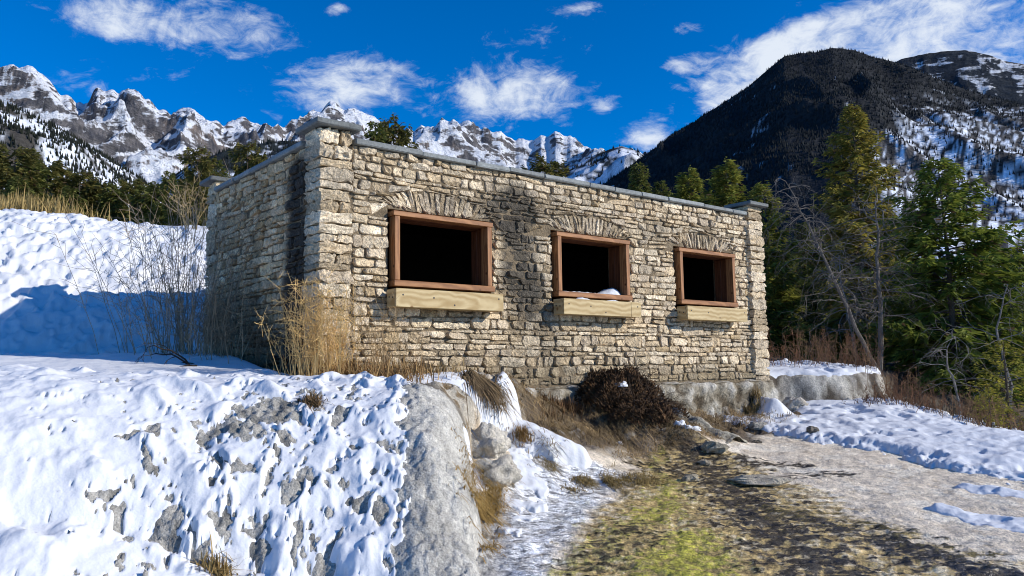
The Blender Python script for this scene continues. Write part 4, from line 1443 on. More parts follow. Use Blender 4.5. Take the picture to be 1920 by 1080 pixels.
def snow_strip(name, u0, u1, v0, v1, z, hf, label, seed):
    """a lumpy ridge of snow lying on a ledge"""
    nu, nv = 60, 9
    us = np.linspace(u0, u1, nu); vs_ = np.linspace(v0, v1, nv)
    Ug, Vg = np.meshgrid(us, vs_)
    e = (1 - np.abs((Vg - (v0 + v1) / 2) / ((v1 - v0) / 2)) ** 3) * sst(u0, u0 + .06, Ug) * sst(u1, u1 - .06, Ug)
    h = np.clip(e, 0, 1) * (hf((Ug - u0) / (u1 - u0)) + .018 * fbm(Ug * 9, Vg * 9, 3, seed))
    X_, Y_ = world_uv(Ug, -Vg)
    iq = (np.arange(nv - 1)[:, None] * nu + np.arange(nu - 1)[None, :]).reshape(-1)
    put(name, npmesh(name, np.stack([X_, Y_, z + np.clip(h, -.002, None)], -1).reshape(-1, 3), np.stack([iq, iq + 1, iq + nu + 1, iq + nu], -1), True), M['snow'],
        label=label, cat='snow', kind='stuff')


snow_strip('sill_snow', 3.78, 5.14, -.03, .38, ZB + .05, lambda t: .055 + .10 * sst(.72, .92, t), 'lumpy snow drifted on the sill of the middle window', 431)
snow_strip('sill_snow', 1.5, 2.38, -.02, .30, ZB + .05, lambda t: .035 + .0 * t, 'thin strip of snow on the sill of the window nearest the corner pier', 433)
snow_strip('sill_snow', 7.1, 7.9, -.02, .30, ZB + .05, lambda t: .03 + 0 * t, 'thin strip of snow on the sill of the window beside the right pier', 435)
snow_strip('planter_snow', 3.9, 5.05, -.28, -.10, .945 + .17, lambda t: .06 + .02 * np.sin(t * 11), 'uneven snow heaped in the planter of the middle window', 437)


# ------------------------------------------------------------------ conifers
def conifer(seed, H, rad, nb, spray=34, top=.05, droop=.25, col0=(.030, .048, .014), col1=(.105, .115, .032), low=.06, shape=.85, size=1.0, dead=0.0, pine=False):
    """returns (trunk mesh, crown mesh) of one fir"""
    r2 = np.random.default_rng(seed)
    tr = Geo(); cr = Geo()
    hz = np.linspace(0, H, 9)
    sway = np.column_stack([.012 * H * np.sin(hz / H * 3 + r2.uniform(0, 6)) * hz / H, .012 * H * np.cos(hz / H * 2.6 + r2.uniform(0, 6)) * hz / H, hz])
    tr_r = .016 * H * (1 - hz / H) ** .9 + .008
    bark = np.array((.105, .085, .065))
    tube(tr, sway, tr_r, 7, bark)
    def axis(h):
        return np.array([np.interp(h, hz, sway[:, 0]), np.interp(h, hz, sway[:, 1]), h])
    VV, FF, CC = [], [], []
    base = 0
    lobes = r2.uniform(.62, 1.18, 14); lph = r2.uniform(0, 6.28, 14)
    for i in range(nb):
        f = low + (1 - low) * ((i + r2.random()) / nb) ** 1.02
        h = f * H * .985
        k = (1 - f)
        prof = min(1.0, (k / .55) ** shape) if not pine else (math.sin(math.pi * min(1, k * 1.15 + .1)) ** .7)
        if f < .2:
            prof *= .75 + .25 * f / .2
        phi = i * 2.39996 + r2.normal(0, .35)
        lob = 1 + .28 * math.sin(phi * 2 + lph[int(f * 13)]) * (lobes[int(f * 13)] - .3)
        L = rad * prof * lob * r2.uniform(.55, 1.16) + .10 * size
        dirh = np.array([math.cos(phi), math.sin(phi), 0])
        rise = .55 * f - droop + r2.normal(0, .09)
        m_ = 6
        t = np.linspace(0, 1, m_)
        o = axis(h)
        pts = o + dirh * (L * t)[:, None] + np.array([0, 0, 1.]) * (L * (rise * t - .22 * t * t + .20 * t ** 3))[:, None]
        if L > .35:
            tube(tr, pts[:5], np.linspace(.010 * L + .004, .003, 5), 3, bark * .8)
        ns = int(spray * (.35 + .65 * min(1, L / rad)))
        if dead and r2.random() < dead:
            ns = ns // 5
        tt = np.sqrt(r2.uniform(.02, 1, ns))
        P = np.stack([np.interp(tt, t, pts[:, c]) for c in range(3)], -1)
        side = np.array([-dirh[1], dirh[0], 0])
        sgn = np.where(r2.random(ns) < .5, -1., 1.)
        ang = r2.uniform(.2, 1.25, ns)
        D = dirh[None] * np.cos(ang)[:, None] + side[None] * (np.sin(ang) * sgn)[:, None]
        D[:, 2] += r2.normal(-.12 + rise * .4, .26, ns)
        D /= np.linalg.norm(D, axis=1)[:, None]
        ln = (.10 + .30 * L * (1.05 - tt) * r2.random(ns) + .10 * r2.random(ns)) * size
        P = P + np.column_stack([r2.normal(0, .035 * size, ns), r2.normal(0, .035 * size, ns), r2.normal(0, .05 * size, ns)])
        W = np.cross(D, np.array([0, 0, 1.]) + r2.normal(0, .55, (ns, 3)))
        W /= np.linalg.norm(W, axis=1)[:, None] + 1e-9
        wd = (ln * r2.uniform(.10, .19, ns))[:, None]
        tip = P + D * ln[:, None]; tip[:, 2] -= .18 * ln
        mid = P + D * (ln * .45)[:, None]
        q = np.stack([P, mid + W * wd, tip, mid - W * wd], 1)
        VV.append(q.reshape(-1, 3))
        b_ = base + np.arange(ns)[:, None] * 4
        FF.append((b_[:, :, None] + np.array([[0, 1, 2], [0, 2, 3]])[None]).reshape(-1, 3))
        base += ns * 4
        mixf = np.clip(r2.normal(.42, .26, ns) + .25 * (tt - .5) , 0, 1)[:, None]
        c_ = np.array(col0)[None] * (1 - mixf) + np.array(col1)[None] * mixf
        br = (r2.random(ns) < .05)[:, None]
        c_ = np.where(br, np.array((.13, .085, .04))[None], c_)
        CC.append(np.repeat(c_, 4, 0))
    cr.add(np.concatenate(VV), np.concatenate(FF), np.concatenate(CC))
    return tr.mesh('trunk'), cr.mesh('crown')


def plant_tree(name, meshes, loc, rz, sc, label, group=None):
    e = empty(name, loc, rz, label, 'tree', group)
    e.scale = sc if isinstance(sc, tuple) else (sc, sc, sc)
    put('trunk', meshes[0], M['bark'], e); put('crown', meshes[1], M['needles'], e)
    return e


def at(px, dist):
    a_, _ = sky_pt(px, 690)
    return dist * math.sin(a_), dist * math.cos(a_)


def top_z(px, py, dist):
    return EYE + sky_pt(px, py)[1] * dist


fir_a = conifer(11, 10.0, 2.15, 210, 84, droop=.22, low=.05, shape=.80, size=1.25, col0=(0.110, 0.131, 0.023), col1=(0.463, 0.356, 0.074))
fir_b = conifer(12, 7.0, 2.45, 170, 96, droop=.20, low=.05, shape=.75, size=1.2, col0=(0.067, 0.114, 0.019), col1=(0.296, 0.320, 0.051))
fir_c = conifer(13, 8.0, 1.75, 140, 80, droop=.15, low=.04, shape=.85, size=1.45, col0=(0.088, 0.125, 0.023), col1=(0.375, 0.347, 0.067))
fir_d = conifer(14, 10.0, 2.3, 130, 78, droop=.12, low=.06, shape=.80, size=1.9, col0=(0.054, 0.077, 0.021), col1=(0.209, 0.208, 0.048))
fir_e = conifer(15, 12.0, 2.1, 120, 72, droop=.30, low=.10, shape=.60, size=2.0, col0=(0.059, 0.073, 0.021), col1=(0.236, 0.195, 0.048), pine=True)
fir_y = conifer(16, 1.9, .72, 60, 44, droop=-.10, low=.06, shape=.9, size=.5, col0=(0.158, 0.173, 0.025), col1=(0.553, 0.469, 0.079))


def fir(meshes, native, px, py_top, dist, wide, label, group='firs beyond the building', rz=None):
    x, y = at(px, dist)
    zb = zr(x, y) if dist < 90 else 0
    hgt = top_z(px, py_top, dist) - zb
    s = hgt / native
    return plant_tree('fir_tree', meshes, (x, y, zb - .05), rng.uniform(0, 6.28) if rz is None else rz, (s * wide, s * wide, s), label, group)


fir(fir_a, 10, 1625, 186, 31, 1.0, 'tallest fir on the right, narrow olive-brown spire behind the bare grey trees')
fir(fir_b, 7, 1790, 290, 24, .98, 'broad dark green fir at the right, beside the tallest fir')
fir(fir_c, 8, 1445, 338, 32, 1.0, 'dark green fir directly behind the far right pier of the building')
fir(fir_c, 8, 1372, 300, 42, 1.15, 'bright green pointed fir above the right end of the coping')
fir(fir_c, 8, 1300, 315, 46, 1.05, 'olive fir above the coping over the third window')
fir(fir_d, 10, 1212, 305, 55, .72, 'dark narrow fir leftmost of those over the right half of the coping')
fir(fir_d, 10, 1252, 338, 52, .70, 'small dark fir between two taller firs above the coping')
fir(fir_d, 10, 1520, 415, 44, .9, 'dark fir in the gap between the right pier and the leaning bare tree', 'shaded firs filling the wood')
fir(fir_d, 10, 1555, 455, 38, .9, 'low dark fir behind the crown of the leaning bare tree', 'shaded firs filling the wood')
fir(fir_b, 7, 1690, 400, 36, .85, 'shaded fir between the tallest fir and the broad fir', 'shaded firs filling the wood')
fir(fir_d, 10, 1870, 430, 34, .9, 'shaded fir at the right edge behind the broad fir', 'shaded firs filling the wood')
fir(fir_b, 7, 1925, 470, 27, 1.0, 'dark fir cut by the right edge of the picture', 'shaded firs filling the wood')
fir(fir_d, 10, 1480, 455, 40, .8, 'low dark fir just right of the far pier, behind the dark green fir', 'shaded firs filling the wood')
fir(fir_b, 7, 1600, 505, 34, 1.0, 'low bushy fir behind the foot of the tallest fir', 'shaded firs filling the wood')
fir(fir_b, 7, 1740, 480, 30, .9, 'low bushy fir in the shade left of the broad fir', 'shaded firs filling the wood')
fir(fir_b, 7, 1840, 520, 28, .9, 'low bushy fir in the shade right of the broad fir', 'shaded firs filling the wood')
x_, y_ = at(1885, 17.0)
plant_tree('young_fir', fir_y, (x_, y_, zr(x_, y_) - .03), .4, 1.0 * (top_z(1885, 636, 17) - zr(x_, y_)) / 1.9, 'small yellow-green young fir on the bank at the right edge', 'young firs')
x_, y_ = at(1850, 16.0)
plant_tree('young_fir', fir_y, (x_, y_, zr(x_, y_) - .05), 2.4, .42, 'tiny spreading fir just below the young fir', 'young firs')

LG = 'firs behind the snow bank'
fir(fir_d, 10, 700, 226, 48, .62, 'dark fir left of the pair peeping over the front coping', LG)
fir(fir_e, 12, 738, 223, 50, .60, 'open-crowned fir right of the pair peeping over the front coping', LG)
fir(fir_e, 12, 1028, 296, 70, .80, 'far dark pine top showing above the middle of the coping', LG)
fir(fir_e, 12, 362, 276, 42, .62, 'tall fir beside the rear pier behind the snow bank', LG)
fir(fir_d, 10, 305, 318, 46, .62, 'dark fir left of the tall fir by the rear pier', LG)
fir(fir_e, 12, 458, 268, 55, .55, 'fir with thin crown above the side wall coping', LG)
fir(fir_d, 10, 482, 292, 58, .60, 'darker short fir above the side wall coping', LG)
fir(fir_d, 10, 400, 300, 60, .7, 'dark fir above the rear pier cap', LG)
fir(fir_d, 10, 335, 335, 44, .9, 'low dark fir at the foot of the tall fir by the rear pier', LG)
LEFT = [(6, 272, 62, fir_e, 'tall olive pine at the left edge above the bank'), (40, 288, 66, fir_d, 'dark fir second from the left edge above the bank'),
        (72, 300, 70, fir_e, 'thin pine third from the left edge above the bank'), (105, 318, 74, fir_d, 'fir fourth from the left edge above the bank'),
        (138, 322, 70, fir_e, 'sparse pine fifth from the left edge above the bank'), (168, 338, 72, fir_d, 'short fir sixth from the left edge above the bank'),
        (200, 342, 66, fir_d, 'short dark fir seventh from the left edge above the bank'), (232, 336, 70, fir_e, 'pine eighth from the left edge above the bank'),
        (258, 346, 64, fir_d, 'low fir ninth from the left edge above the bank'), (284, 340, 60, fir_d, 'low fir tenth from the left edge above the bank'),
        (20, 330, 56, fir_d, 'low bushy fir below the tall olive pine at the left edge'), (120, 348, 58, fir_d, 'low bushy fir in the middle of the left tree line')]
for px, py, ds, ms, lb in LEFT:
    fir(ms, 12 if ms is fir_e else 10, px, py, ds, .85, lb, 'tree line above the bank')


# ------------------------------------------------------------------ bare trees and shrubs
def branching(geo, p, d, L, r, depth, r2, spread, grav, segs, sides, col, kids=(2, 4), shrink=.68, wobble=.18):
    pts = [np.array(p, float)]
    d = np.array(d, float); d /= np.linalg.norm(d)
    for i in range(segs):
        d = d + r2.normal(0, wobble, 3) + np.array([0, 0, grav / segs])
        d /= np.linalg.norm(d)
        pts.append(pts[-1] + d * L / segs)
    rad = np.linspace(r, r * .55, segs + 1)
    if depth == 0:
        rad = np.linspace(r, r * .3, segs + 1)
    tube(geo, pts, rad, sides if depth > 1 else 3, col * r2.uniform(.8, 1.15))
    if depth == 0:
        return
    pts = np.array(pts)
    for k in range(int(r2.integers(kids[0], kids[1] + 1))):
        t = r2.uniform(.3, 1) if k else 1.0
        q = np.array([np.interp(t * segs, np.arange(segs + 1), pts[:, c]) for c in range(3)])
        nd_ = d + r2.normal(0, spread, 3)
        branching(geo, q, nd_, L * shrink * r2.uniform(.7, 1.15), r * (.62 if k else .55) * r2.uniform(.6, 1), depth - 1, r2, spread, grav, max(2, segs - 1), sides, col, kids, shrink, wobble)


def bare_tree(name, seed, px, dist, path, radius, nlimb, limbL, label, col, grav=-.2):
    """trunk follows a given path (offsets across and up), limbs with drooping twigs"""
    r2 = np.random.default_rng(seed)
    x, y = at(px, dist)
    zb = zr(x, y)
    e = empty(name, (x, y, zb - .05), 0, label, 'tree', 'bare grey trees at the edge of the wood')
    g_ = Geo()
    P = np.array([(a_, r2.normal(0, .08), h) for a_, h in path])
    tt = np.linspace(0, len(P) - 1, 14)
    Q = np.stack([np.interp(tt, np.arange(len(P)), P[:, c]) for c in range(3)], -1) + r2.normal(0, .02, (14, 3))
    tube(g_, Q, np.linspace(radius, radius * .18, 14), 7, np.array(col))
    put('trunk', g_.mesh('trunk'), M['bark'], e)
    g_ = Geo()
    for i in range(nlimb):
        t = r2.uniform(.25, 1) ** .9
        q = np.array([np.interp(t * 13, np.arange(14), Q[:, c]) for c in range(3)])
        d = np.array([r2.normal(0, 1), r2.normal(0, .8), r2.uniform(-.1, .7)])
        branching(g_, q, d, limbL * r2.uniform(.5, 1.1) * (1.15 - .5 * t), radius * .26 * r2.uniform(.5, 1), 3, r2, .5, grav, 5, 4, np.array(col), (2, 3), .66, .22)
    put('branches', g_.mesh('branches'), M['bark'], e)
    return e


GREY = (.175, .15, .125)
bare_tree('bare_tree', 31, 1645, 21, [(0, 0), (-.35, .9), (-.75, 1.9), (-1.2, 2.9), (-1.5, 3.7), (-1.9, 4.6)], .055, 80, 1.05, 'leaning bare grey tree with drooping twigs right of the building', GREY, -.55)
bare_tree('bare_tree', 32, 1655, 22, [(0, 0), (.05, 1.2), (.02, 2.4), (.10, 3.5), (.06, 4.3)], .075, 60, 1.1, 'upright bare grey tree standing in front of the tallest fir', GREY, -.3)
bare_tree('bare_tree', 33, 1610, 24, [(0, 0), (-.1, .9), (-.3, 2.0), (-.35, 3.1)], .06, 20, .9, 'thin bare tree between the leaning tree and the upright tree', (.24, .21, .18), -.3)
bare_tree('bare_tree', 34, 1880, 20, [(0, 0), (.1, .9), (.05, 2.0), (.25, 3.0)], .05, 24, 1.0, 'bare twiggy tree at the right edge in front of the broad fir', (.22, .20, .17), -.3)
bare_tree('bare_tree', 35, 1790, 19, [(0, 0), (.05, .6), (-.1, 1.3), (.1, 1.9)], .035, 18, .9, 'low bare tree with pale hanging twigs in front of the broad fir', (.30, .27, .23), -.6)


# ------------------------------------------------------------------ dry grass, shrubs, stones, ridge
def blades(P, Hh, r2, lean=.35, wid=.006, col0=(.36, .26, .11), col1=(.55, .42, .20), out=None, bend=.5, hang=0.0):
    """curved blades of dead grass; P base points, Hh heights; returns V, F, C"""
    n = len(P)
    ph = r2.uniform(0, 6.28, n)
    d = np.column_stack([np.cos(ph), np.sin(ph), np.zeros(n)])
    if out is not None:
        d = d * .45 + out
        d /= np.linalg.norm(d, axis=1)[:, None] + 1e-9
    le = np.abs(r2.normal(0, lean, n)) + .05
    sidev = np.column_stack([-d[:, 1], d[:, 0], np.zeros(n)])
    ts = np.array([0, .4, .75, 1.0]); ws = np.array([1, .8, .5, .08])
    rows = []
    for t, w in zip(ts, ws):
        up = Hh * (t - bend * le * t * t - hang * t * t)
        o = Hh * le * (t * .5 + t * t * .7)
        c = P + d * o[:, None] + np.column_stack([np.zeros(n), np.zeros(n), up])
        wv = (wid * w * r2.uniform(.6, 1.4, n))[:, None]
        rows.append(c - sidev * wv); rows.append(c + sidev * wv)
    V = np.stack(rows, 1).reshape(-1, 3)
    b_ = np.arange(n)[:, None, None] * 8
    q = np.array([[0, 1, 3], [0, 3, 2], [2, 3, 5], [2, 5, 4], [4, 5, 7], [4, 7, 6]])[None]
    F = (b_ + q).reshape(-1, 3)
    f = r2.random((n, 1))
    C_ = np.array(col0)[None] * (1 - f) + np.array(col1)[None] * f
    return V, F, np.repeat(C_, 8, 0)


def surf(x, y):
    a_ = np.arctan2(x, y); r_ = np.hypot(x, y)
    i = np.clip(np.searchsorted(rr, r_), 1, len(rr) - 1); j = np.clip(np.searchsorted(az, a_), 1, NA - 1)
    return np.where(S[i, j] > 0, np.maximum(ROCKZ[i, j], SN[i, j]), ROCKZ[i, j])


def tuft(name, seed, x, y, rx, ry, n, h0, h1, label, group=None, cat='grass', z=None, **kw):
    r2 = np.random.default_rng(seed)
    px = x + r2.normal(0, rx * .5, n); py = y + r2.normal(0, ry * .5, n)
    pz = surf(px, py) - .02 if z is None else np.full(n, z)
    V, F, C_ = blades(np.column_stack([px, py, pz]), r2.uniform(h0, h1, n), r2, **kw)
    return put(name, npmesh(name, V, F, False, C_), M['plant'], label=label, cat=cat, group=group)


# mat of dead grass on the talus below the front wall
r2 = np.random.default_rng(71)
n = 15000
uu = r2.uniform(2.1, 8.4, n); vv = r2.uniform(.12, 1.75, n)
dens = np.clip(.75 + .9 * noise2(uu * 1.3, vv * 1.6, 703), 0, 1) * np.where(uu > 5.7, .8 * sst(1.5, .9, vv) * sst(8.2, 7.4, uu), 1) * np.where(uu < 2.9, sst(1.6, 1.0, vv), 1)
ok = r2.random(n) < dens
uu, vv = uu[ok], vv[ok]
px, py = world_uv(uu, vv)
o_ = np.tile(np.array([[SY, -CY, 0]]), (len(px), 1))
tone = sst(-.3, .4, noise2(uu * 1.7, vv * 2, 705))
V, F, C_ = blades(np.column_stack([px, py, surf(px, py) - .01]), r2.uniform(.07, .22, len(px)), r2, .9, .0045, (.16, .105, .05), (.42, .30, .155), o_, .9, .35)
C_ = C_ * (.55 + .6 * np.repeat(tone, 8))[:, None]
put('dead_grass_mat', npmesh('dead_grass_mat', V, F, False, C_), M['plant'], label='brown matted dead grass on the slope below the front wall', kind='stuff')
# fringe where the grass runs out over the spring bed and down the mound's flank
for sd, pts, n, c0, c1, lb in ((72, [(-.30, 8.9), (-.28, 8.2), (-.34, 7.6), (-.30, 6.9)], 2600, (.16, .095, .025), (.40, .26, .085), 'golden dead grass hanging down the flank of the tufa buttress'),
                               (73, [(.35, 9.25), (.95, 9.05), (1.55, 9.35)], 2400, (.12, .085, .03), (.30, .22, .09), 'short tan grass along the edge of the spring bed')):
    r2 = np.random.default_rng(sd)
    P = np.array(pts); t = r2.uniform(0, len(P) - 1, n); i = np.minimum(t.astype(int), len(P) - 2); f = (t - i)[:, None]
    Q = P[i] * (1 - f) + P[i + 1] * f + r2.normal(0, .085 if sd == 72 else .13, (n, 2))
    k = noise2(Q[:, 0] * 3, Q[:, 1] * 2.2, 711) > -.15
    Q = Q[k]
    V, F, C_ = blades(np.column_stack([Q, surf(Q[:, 0], Q[:, 1]) - .01]), r2.uniform(.06, .20, len(Q)), r2, .8, .0045, c0, c1, np.tile([[.8, -.6, 0]], (len(Q), 1)), .9, .45)
    put('dead_grass_fringe', npmesh('dead_grass_fringe', V, F, False, C_), M['plant'], label=lb, kind='stuff')

TG = 'dead grass tufts on the mound and bank'
tuft('grass_tuft', 81, -1.92, 7.72, .10, .08, 260, .08, .20, 'small dark brown tuft on top of the snowy mound', TG, lean=.7, col0=(.10, .06, .03), col1=(.26, .17, .08), hang=.3, bend=.8)
tuft('grass_tuft', 82, -.40, 9.58, .24, .16, 1300, .07, .24, 'big shaggy brown tuft hanging left of the icefall', TG, lean=1.0, col0=(.08, .052, .028), col1=(.24, .165, .085), hang=.7, bend=.9, out=np.tile([[.55, -.8, 0]], (1300, 1)))
tuft('grass_tuft', 83, -2.20, 6.12, .10, .08, 220, .08, .20, 'golden tuft poking through snow at the foot of the mound', TG, lean=.7, col0=(.20, .13, .05), col1=(.42, .29, .11))
tuft('grass_tuft', 84, .10, 9.42, .10, .08, 200, .08, .16, 'small orange-brown tuft among the snow lumps by the icefall', TG, lean=.8, col0=(.24, .14, .05), col1=(.44, .29, .12))
tuft('grass_tuft', 85, 4.15, 14.25, .16, .12, 320, .10, .24, 'small golden tuft below the far right pier', TG, lean=.6, col0=(.28, .19, .07), col1=(.50, .37, .17))
tuft('grass_tuft', 86, .62, 8.75, .16, .06, 200, .03, .08, 'thin flat wisp of tan grass on the ice', TG, lean=1.2, col0=(.25, .18, .08), col1=(.4, .3, .14))
tuft('bank_grass', 87, -11.0, 17.9, 1.3, .7, 1500, .25, .75, 'tall straw grass on the crest of the snow bank at the left edge', None, lean=.25, wid=.012, col0=(.24, .165, .06), col1=(.46, .34, .14))

# straw-coloured shrub at the near corner: upright stems with side twigs and seed heads
def stem_shrub(name, seed, x, y, rx, ry, n, h0, h1, label, col, lean=.22, twigs=6, group=None, rad=.004, z=None, fan=0.0, seedhead=True):
    r2 = np.random.default_rng(seed)
    e = empty(name, (x, y, 0), 0, label, 'shrub', group)
    g_ = Geo(); t_ = Geo()
    for i in range(n):
        ox, oy = r2.normal(0, rx * .5), r2.normal(0, ry * .5)
        zb = float(surf(np.array([x + ox]), np.array([y + oy]))[0]) - .03 if z is None else z
        h = r2.uniform(h0, h1)
        ang = r2.uniform(0, 6.28); le = abs(r2.normal(0, lean))
        d = np.array([math.cos(ang) * le + fan * ox / max(rx, .01), math.sin(ang) * le + fan * oy / max(ry, .01), 1.0]); d /= np.linalg.norm(d)
        pts = [np.array([ox, oy, zb])]
        for k in range(5):
            d = d + r2.normal(0, .07, 3); d /= np.linalg.norm(d)
            pts.append(pts[-1] + d * h / 5)
        c = np.array(col) * r2.uniform(.7, 1.25)
        tube(g_, pts, np.linspace(rad, rad * .35, 6), 3, c)
        P = np.array(pts)
        for k in range(twigs):
            t = r2.uniform(.3, 1.0) * 5
            q = np.array([np.interp(t, np.arange(6), P[:, c_]) for c_ in range(3)])
            td = d * .8 + r2.normal(0, .55, 3); td[2] = abs(td[2]) * .8
            td /= np.linalg.norm(td)
            L = h * r2.uniform(.10, .26)
            q2 = q + td * L * .5; q3 = q2 + (td + r2.normal(0, .3, 3)) * L * .5
            tube(t_, [q, q2, q3], [rad * .55, rad * .45, rad * .25], 3, c * r2.uniform(.8, 1.2))
            if seedhead:
                for s_ in range(2):
                    q4 = q2 + r2.normal(0, .5, 3) * L * .6
                    tube(t_, [q2, q4], [rad * .4, rad * .3], 3, c)
    put('stems', g_.mesh('stems'), M['plant'], e, kind='stuff')
    put('twigs', t_.mesh('twigs'), M['plant'], e, kind='stuff')
    return e


STRAW = (.70, .46, .18)
sx, sy = world_uv(-.05, .40)
stem_shrub('straw_shrub', 91, sx - .14, sy - .05, .34, .24, 125, .35, 1.20, 'tall straw-coloured dry shrub at the near corner of the building', STRAW, .17, 7, 'dry straw shrubs along the wall', .0042, fan=.10)
sx, sy = world_uv(.62, .28)
stem_shrub('straw_shrub', 92, sx, sy, .45, .25, 38, .35, .95, 'thinner dry shrub against the front wall below the first planter', (.52, .36, .18), .20, 7, 'dry straw shrubs along the wall', .0038)
tuft('grass_clump', 93, *world_uv(.35, .42), .75, .40, 1500, .10, .34, 'russet grass clump at the foot of the straw shrubs', None, lean=.6, col0=(.22, .12, .05), col1=(.45, .30, .13))
tuft('grass_clump', 94, *world_uv(1.25, .26), .5, .2, 450, .08, .26, 'sparse russet grass along the wall foot below the first planter', None, lean=.6, col0=(.20, .12, .05), col1=(.40, .28, .12))
tuft('grass_clump', 95, *world_uv(2.5, .24), .7, .2, 900, .10, .28, 'russet grass along the wall foot where the snow shelf ends', None, lean=.7, col0=(.12, .07, .035), col1=(.30, .19, .09))
tuft('grass_clump', 96, *world_uv(3.45, .22), .5, .16, 600, .10, .28, 'russet grass along the wall foot below the middle planter', None, lean=.7, col0=(.12, .07, .035), col1=(.32, .18, .08))
tuft('grass_clump', 97, *world_uv(8.35, .26), .3, .12, 260, .08, .22, 'sparse tan grass at the foot of the far right pier', None, lean=.5, col0=(.22, .15, .06), col1=(.42, .30, .13))

# bare shrub by the side wall, and one on the bank behind
sx, sy = world_uv(-.62, -2.75)
stem_shrub('bare_shrub', 101, sx, sy, .75, .55, 110, .8, 2.35, 'tall thin bare shrub in shade beside the side wall', (.30, .235, .165), .20, 10, None, .0062, fan=.22, seedhead=False)
sx, sy = world_uv(-.45, -1.9)
stem_shrub('bare_shrub', 102, sx, sy, .8, .5, 110, .4, 1.0, 'low tangled brown shrub along the foot of the side wall', (.30, .225, .14), .40, 8, None, .0055, fan=.2)
bx_, by_ = at(352, 18.2)
stem_shrub('bare_shrub', 103, bx_, by_, .35, .3, 14, .8, 1.35, 'golden bare bush on the bank beside the rear pier', (.42, .30, .14), .25, 9, None, .011, fan=.3, seedhead=False)
sx, sy = world_uv(-1.15, -1.3)
g_ = Geo(); r2 = np.random.default_rng(104)
for k in range(5):
    zb = float(surf(np.array([sx]), np.array([sy]))[0])
    branching(g_, (r2.normal(0, .12), r2.normal(0, .08), zb - .01), (r2.normal(-.2, .9), r2.normal(0, .4), .55), .5, .012, 2, r2, .6, -.9, 5, 4, np.array((.035, .026, .02)), (2, 3), .6, .3)
o = put('fallen_branch', g_.mesh('fallen_branch'), M['bark'], label='small dark fallen branch on the shaded snow by the side wall', cat='branch'); o.location = (sx, sy, 0)

# dark russet juniper mound under the middle of the wall
def juniper(seed, u, v, ru, rv, h, n, label):
    r2 = np.random.default_rng(seed)
    cx0, cy0 = world_uv(u, v)
    e = empty('russet_shrub', (cx0, cy0, 0), 0, label, 'shrub')
    g_ = Geo()
    zc = float(surf(np.array([cx0]), np.array([cy0]))[0])
    for i in range(26):
        ph = r2.uniform(0, 6.28); el = r2.uniform(.15, 1.1)
        d = np.array([math.cos(ph) * math.cos(el), math.sin(ph) * math.cos(el), math.sin(el)])
        branching(g_, (0, 0, zc + .05), d * np.array([ru, rv, h]), .70 * ru, .010, 3, r2, .5, -.2, 4, 4, np.array((.09, .06, .04)), (2, 4), .65, .2)
    put('branches', g_.mesh('branches'), M['bark'], e, kind='stuff')
    # sprays fill a lumpy dome
    ph = r2.uniform(0, 6.28, n); q = np.sqrt(r2.uniform(0, 1, n)); rad_ = r2.uniform(.72, 1.02, n)
    lump_ = 1 + .50 * noise2(np.cos(ph) * 2.2 + seed, np.sin(ph) * 2.2 + q * 1.5, seed)
    du = ru * q * np.cos(ph) * lump_; dv = rv * q * np.sin(ph) * lump_
    zz = h * np.sqrt(np.clip(1 - q ** 2.2, 0, 1)) * rad_ * lump_
    wu, wv = world_uv(u + du, v + dv)
    base_ = surf(wu, wv)
    P = np.column_stack([wu - cx0, wv - cy0, np.maximum(base_, zc - .9 * rv * 0 - .4) * .65 + zc * .35 + zz])
    D = np.column_stack([np.cos(ph) * q, np.sin(ph) * q, .55 + .5 * r2.random(n)]) + r2.normal(0, .5, (n, 3))
    D /= np.linalg.norm(D, axis=1)[:, None]
    W = np.cross(D, r2.normal(0, 1, (n, 3))); W /= np.linalg.norm(W, axis=1)[:, None]
    ln = r2.uniform(.02, .085, n)[:, None]
    tip = P + D * ln; mid = P + D * ln * .5
    qv = np.stack([P, mid + W * ln * .16, tip, mid - W * ln * .16], 1).reshape(-1, 3)
    F = (np.arange(n)[:, None, None] * 4 + np.array([[0, 1, 2], [0, 2, 3]])[None]).reshape(-1, 3)
    cl = sst(-.2, .4, noise2(du * 4, dv * 4 + zz * 4, seed + 3))[:, None]
    f = np.clip(r2.normal(.4, .25, (n, 1)) + .3 * cl - .1, 0, 1)
    C_ = np.array((.035, .020, .012)) * (1 - f) + np.array((.155, .085, .038)) * f
    put('foliage', npmesh('foliage', qv, F, False, np.repeat(C_, 4, 0)), M['plant'], e, kind='stuff')
    return e


juniper(111, 4.50, .46, .62, .46, .38, 15000, 'dark russet juniper-like shrub heaped against the wall foot below the middle planter')
juniper(112, 4.42, 1.00, .50, .45, .24, 5000, 'low russet shrub sprawling in front of the dark russet shrub')

# snow clumps on the shrubs and slope
def snow_lump(seed, x, y, z, s, label):
    r2 = np.random.default_rng(seed)
    nu, nv = 14, 8
    V = []
    for j in range(nv + 1):
        el = -.4 + (math.pi / 2 + .4) * j / nv
        for i in range(nu):
            a_ = i / nu * 2 * math.pi
            V.append((math.cos(a_) * math.cos(el), math.sin(a_) * math.cos(el), max(math.sin(el), -.2)))
    V = np.array(V)
    k = 1 + .55 * fbm(V[:, 0] * 1.6 + seed, V[:, 1] * 1.6 + V[:, 2], 3, seed)
    V = V * k[:, None] * np.array([s, s * .8, s * .55]) + (x, y, z)
    F = []
    for j in range(nv):
        for i in range(nu):
            a_, b_ = j * nu + i, j * nu + (i + 1) % nu
            F += [[a_, b_, b_ + nu], [a_, b_ + nu, a_ + nu]]
    put('snow_clump', npmesh('snow_clump', V, np.array(F), True), M['snow'], label=label, cat='snow', group='snow clumps on the slope below the wall')


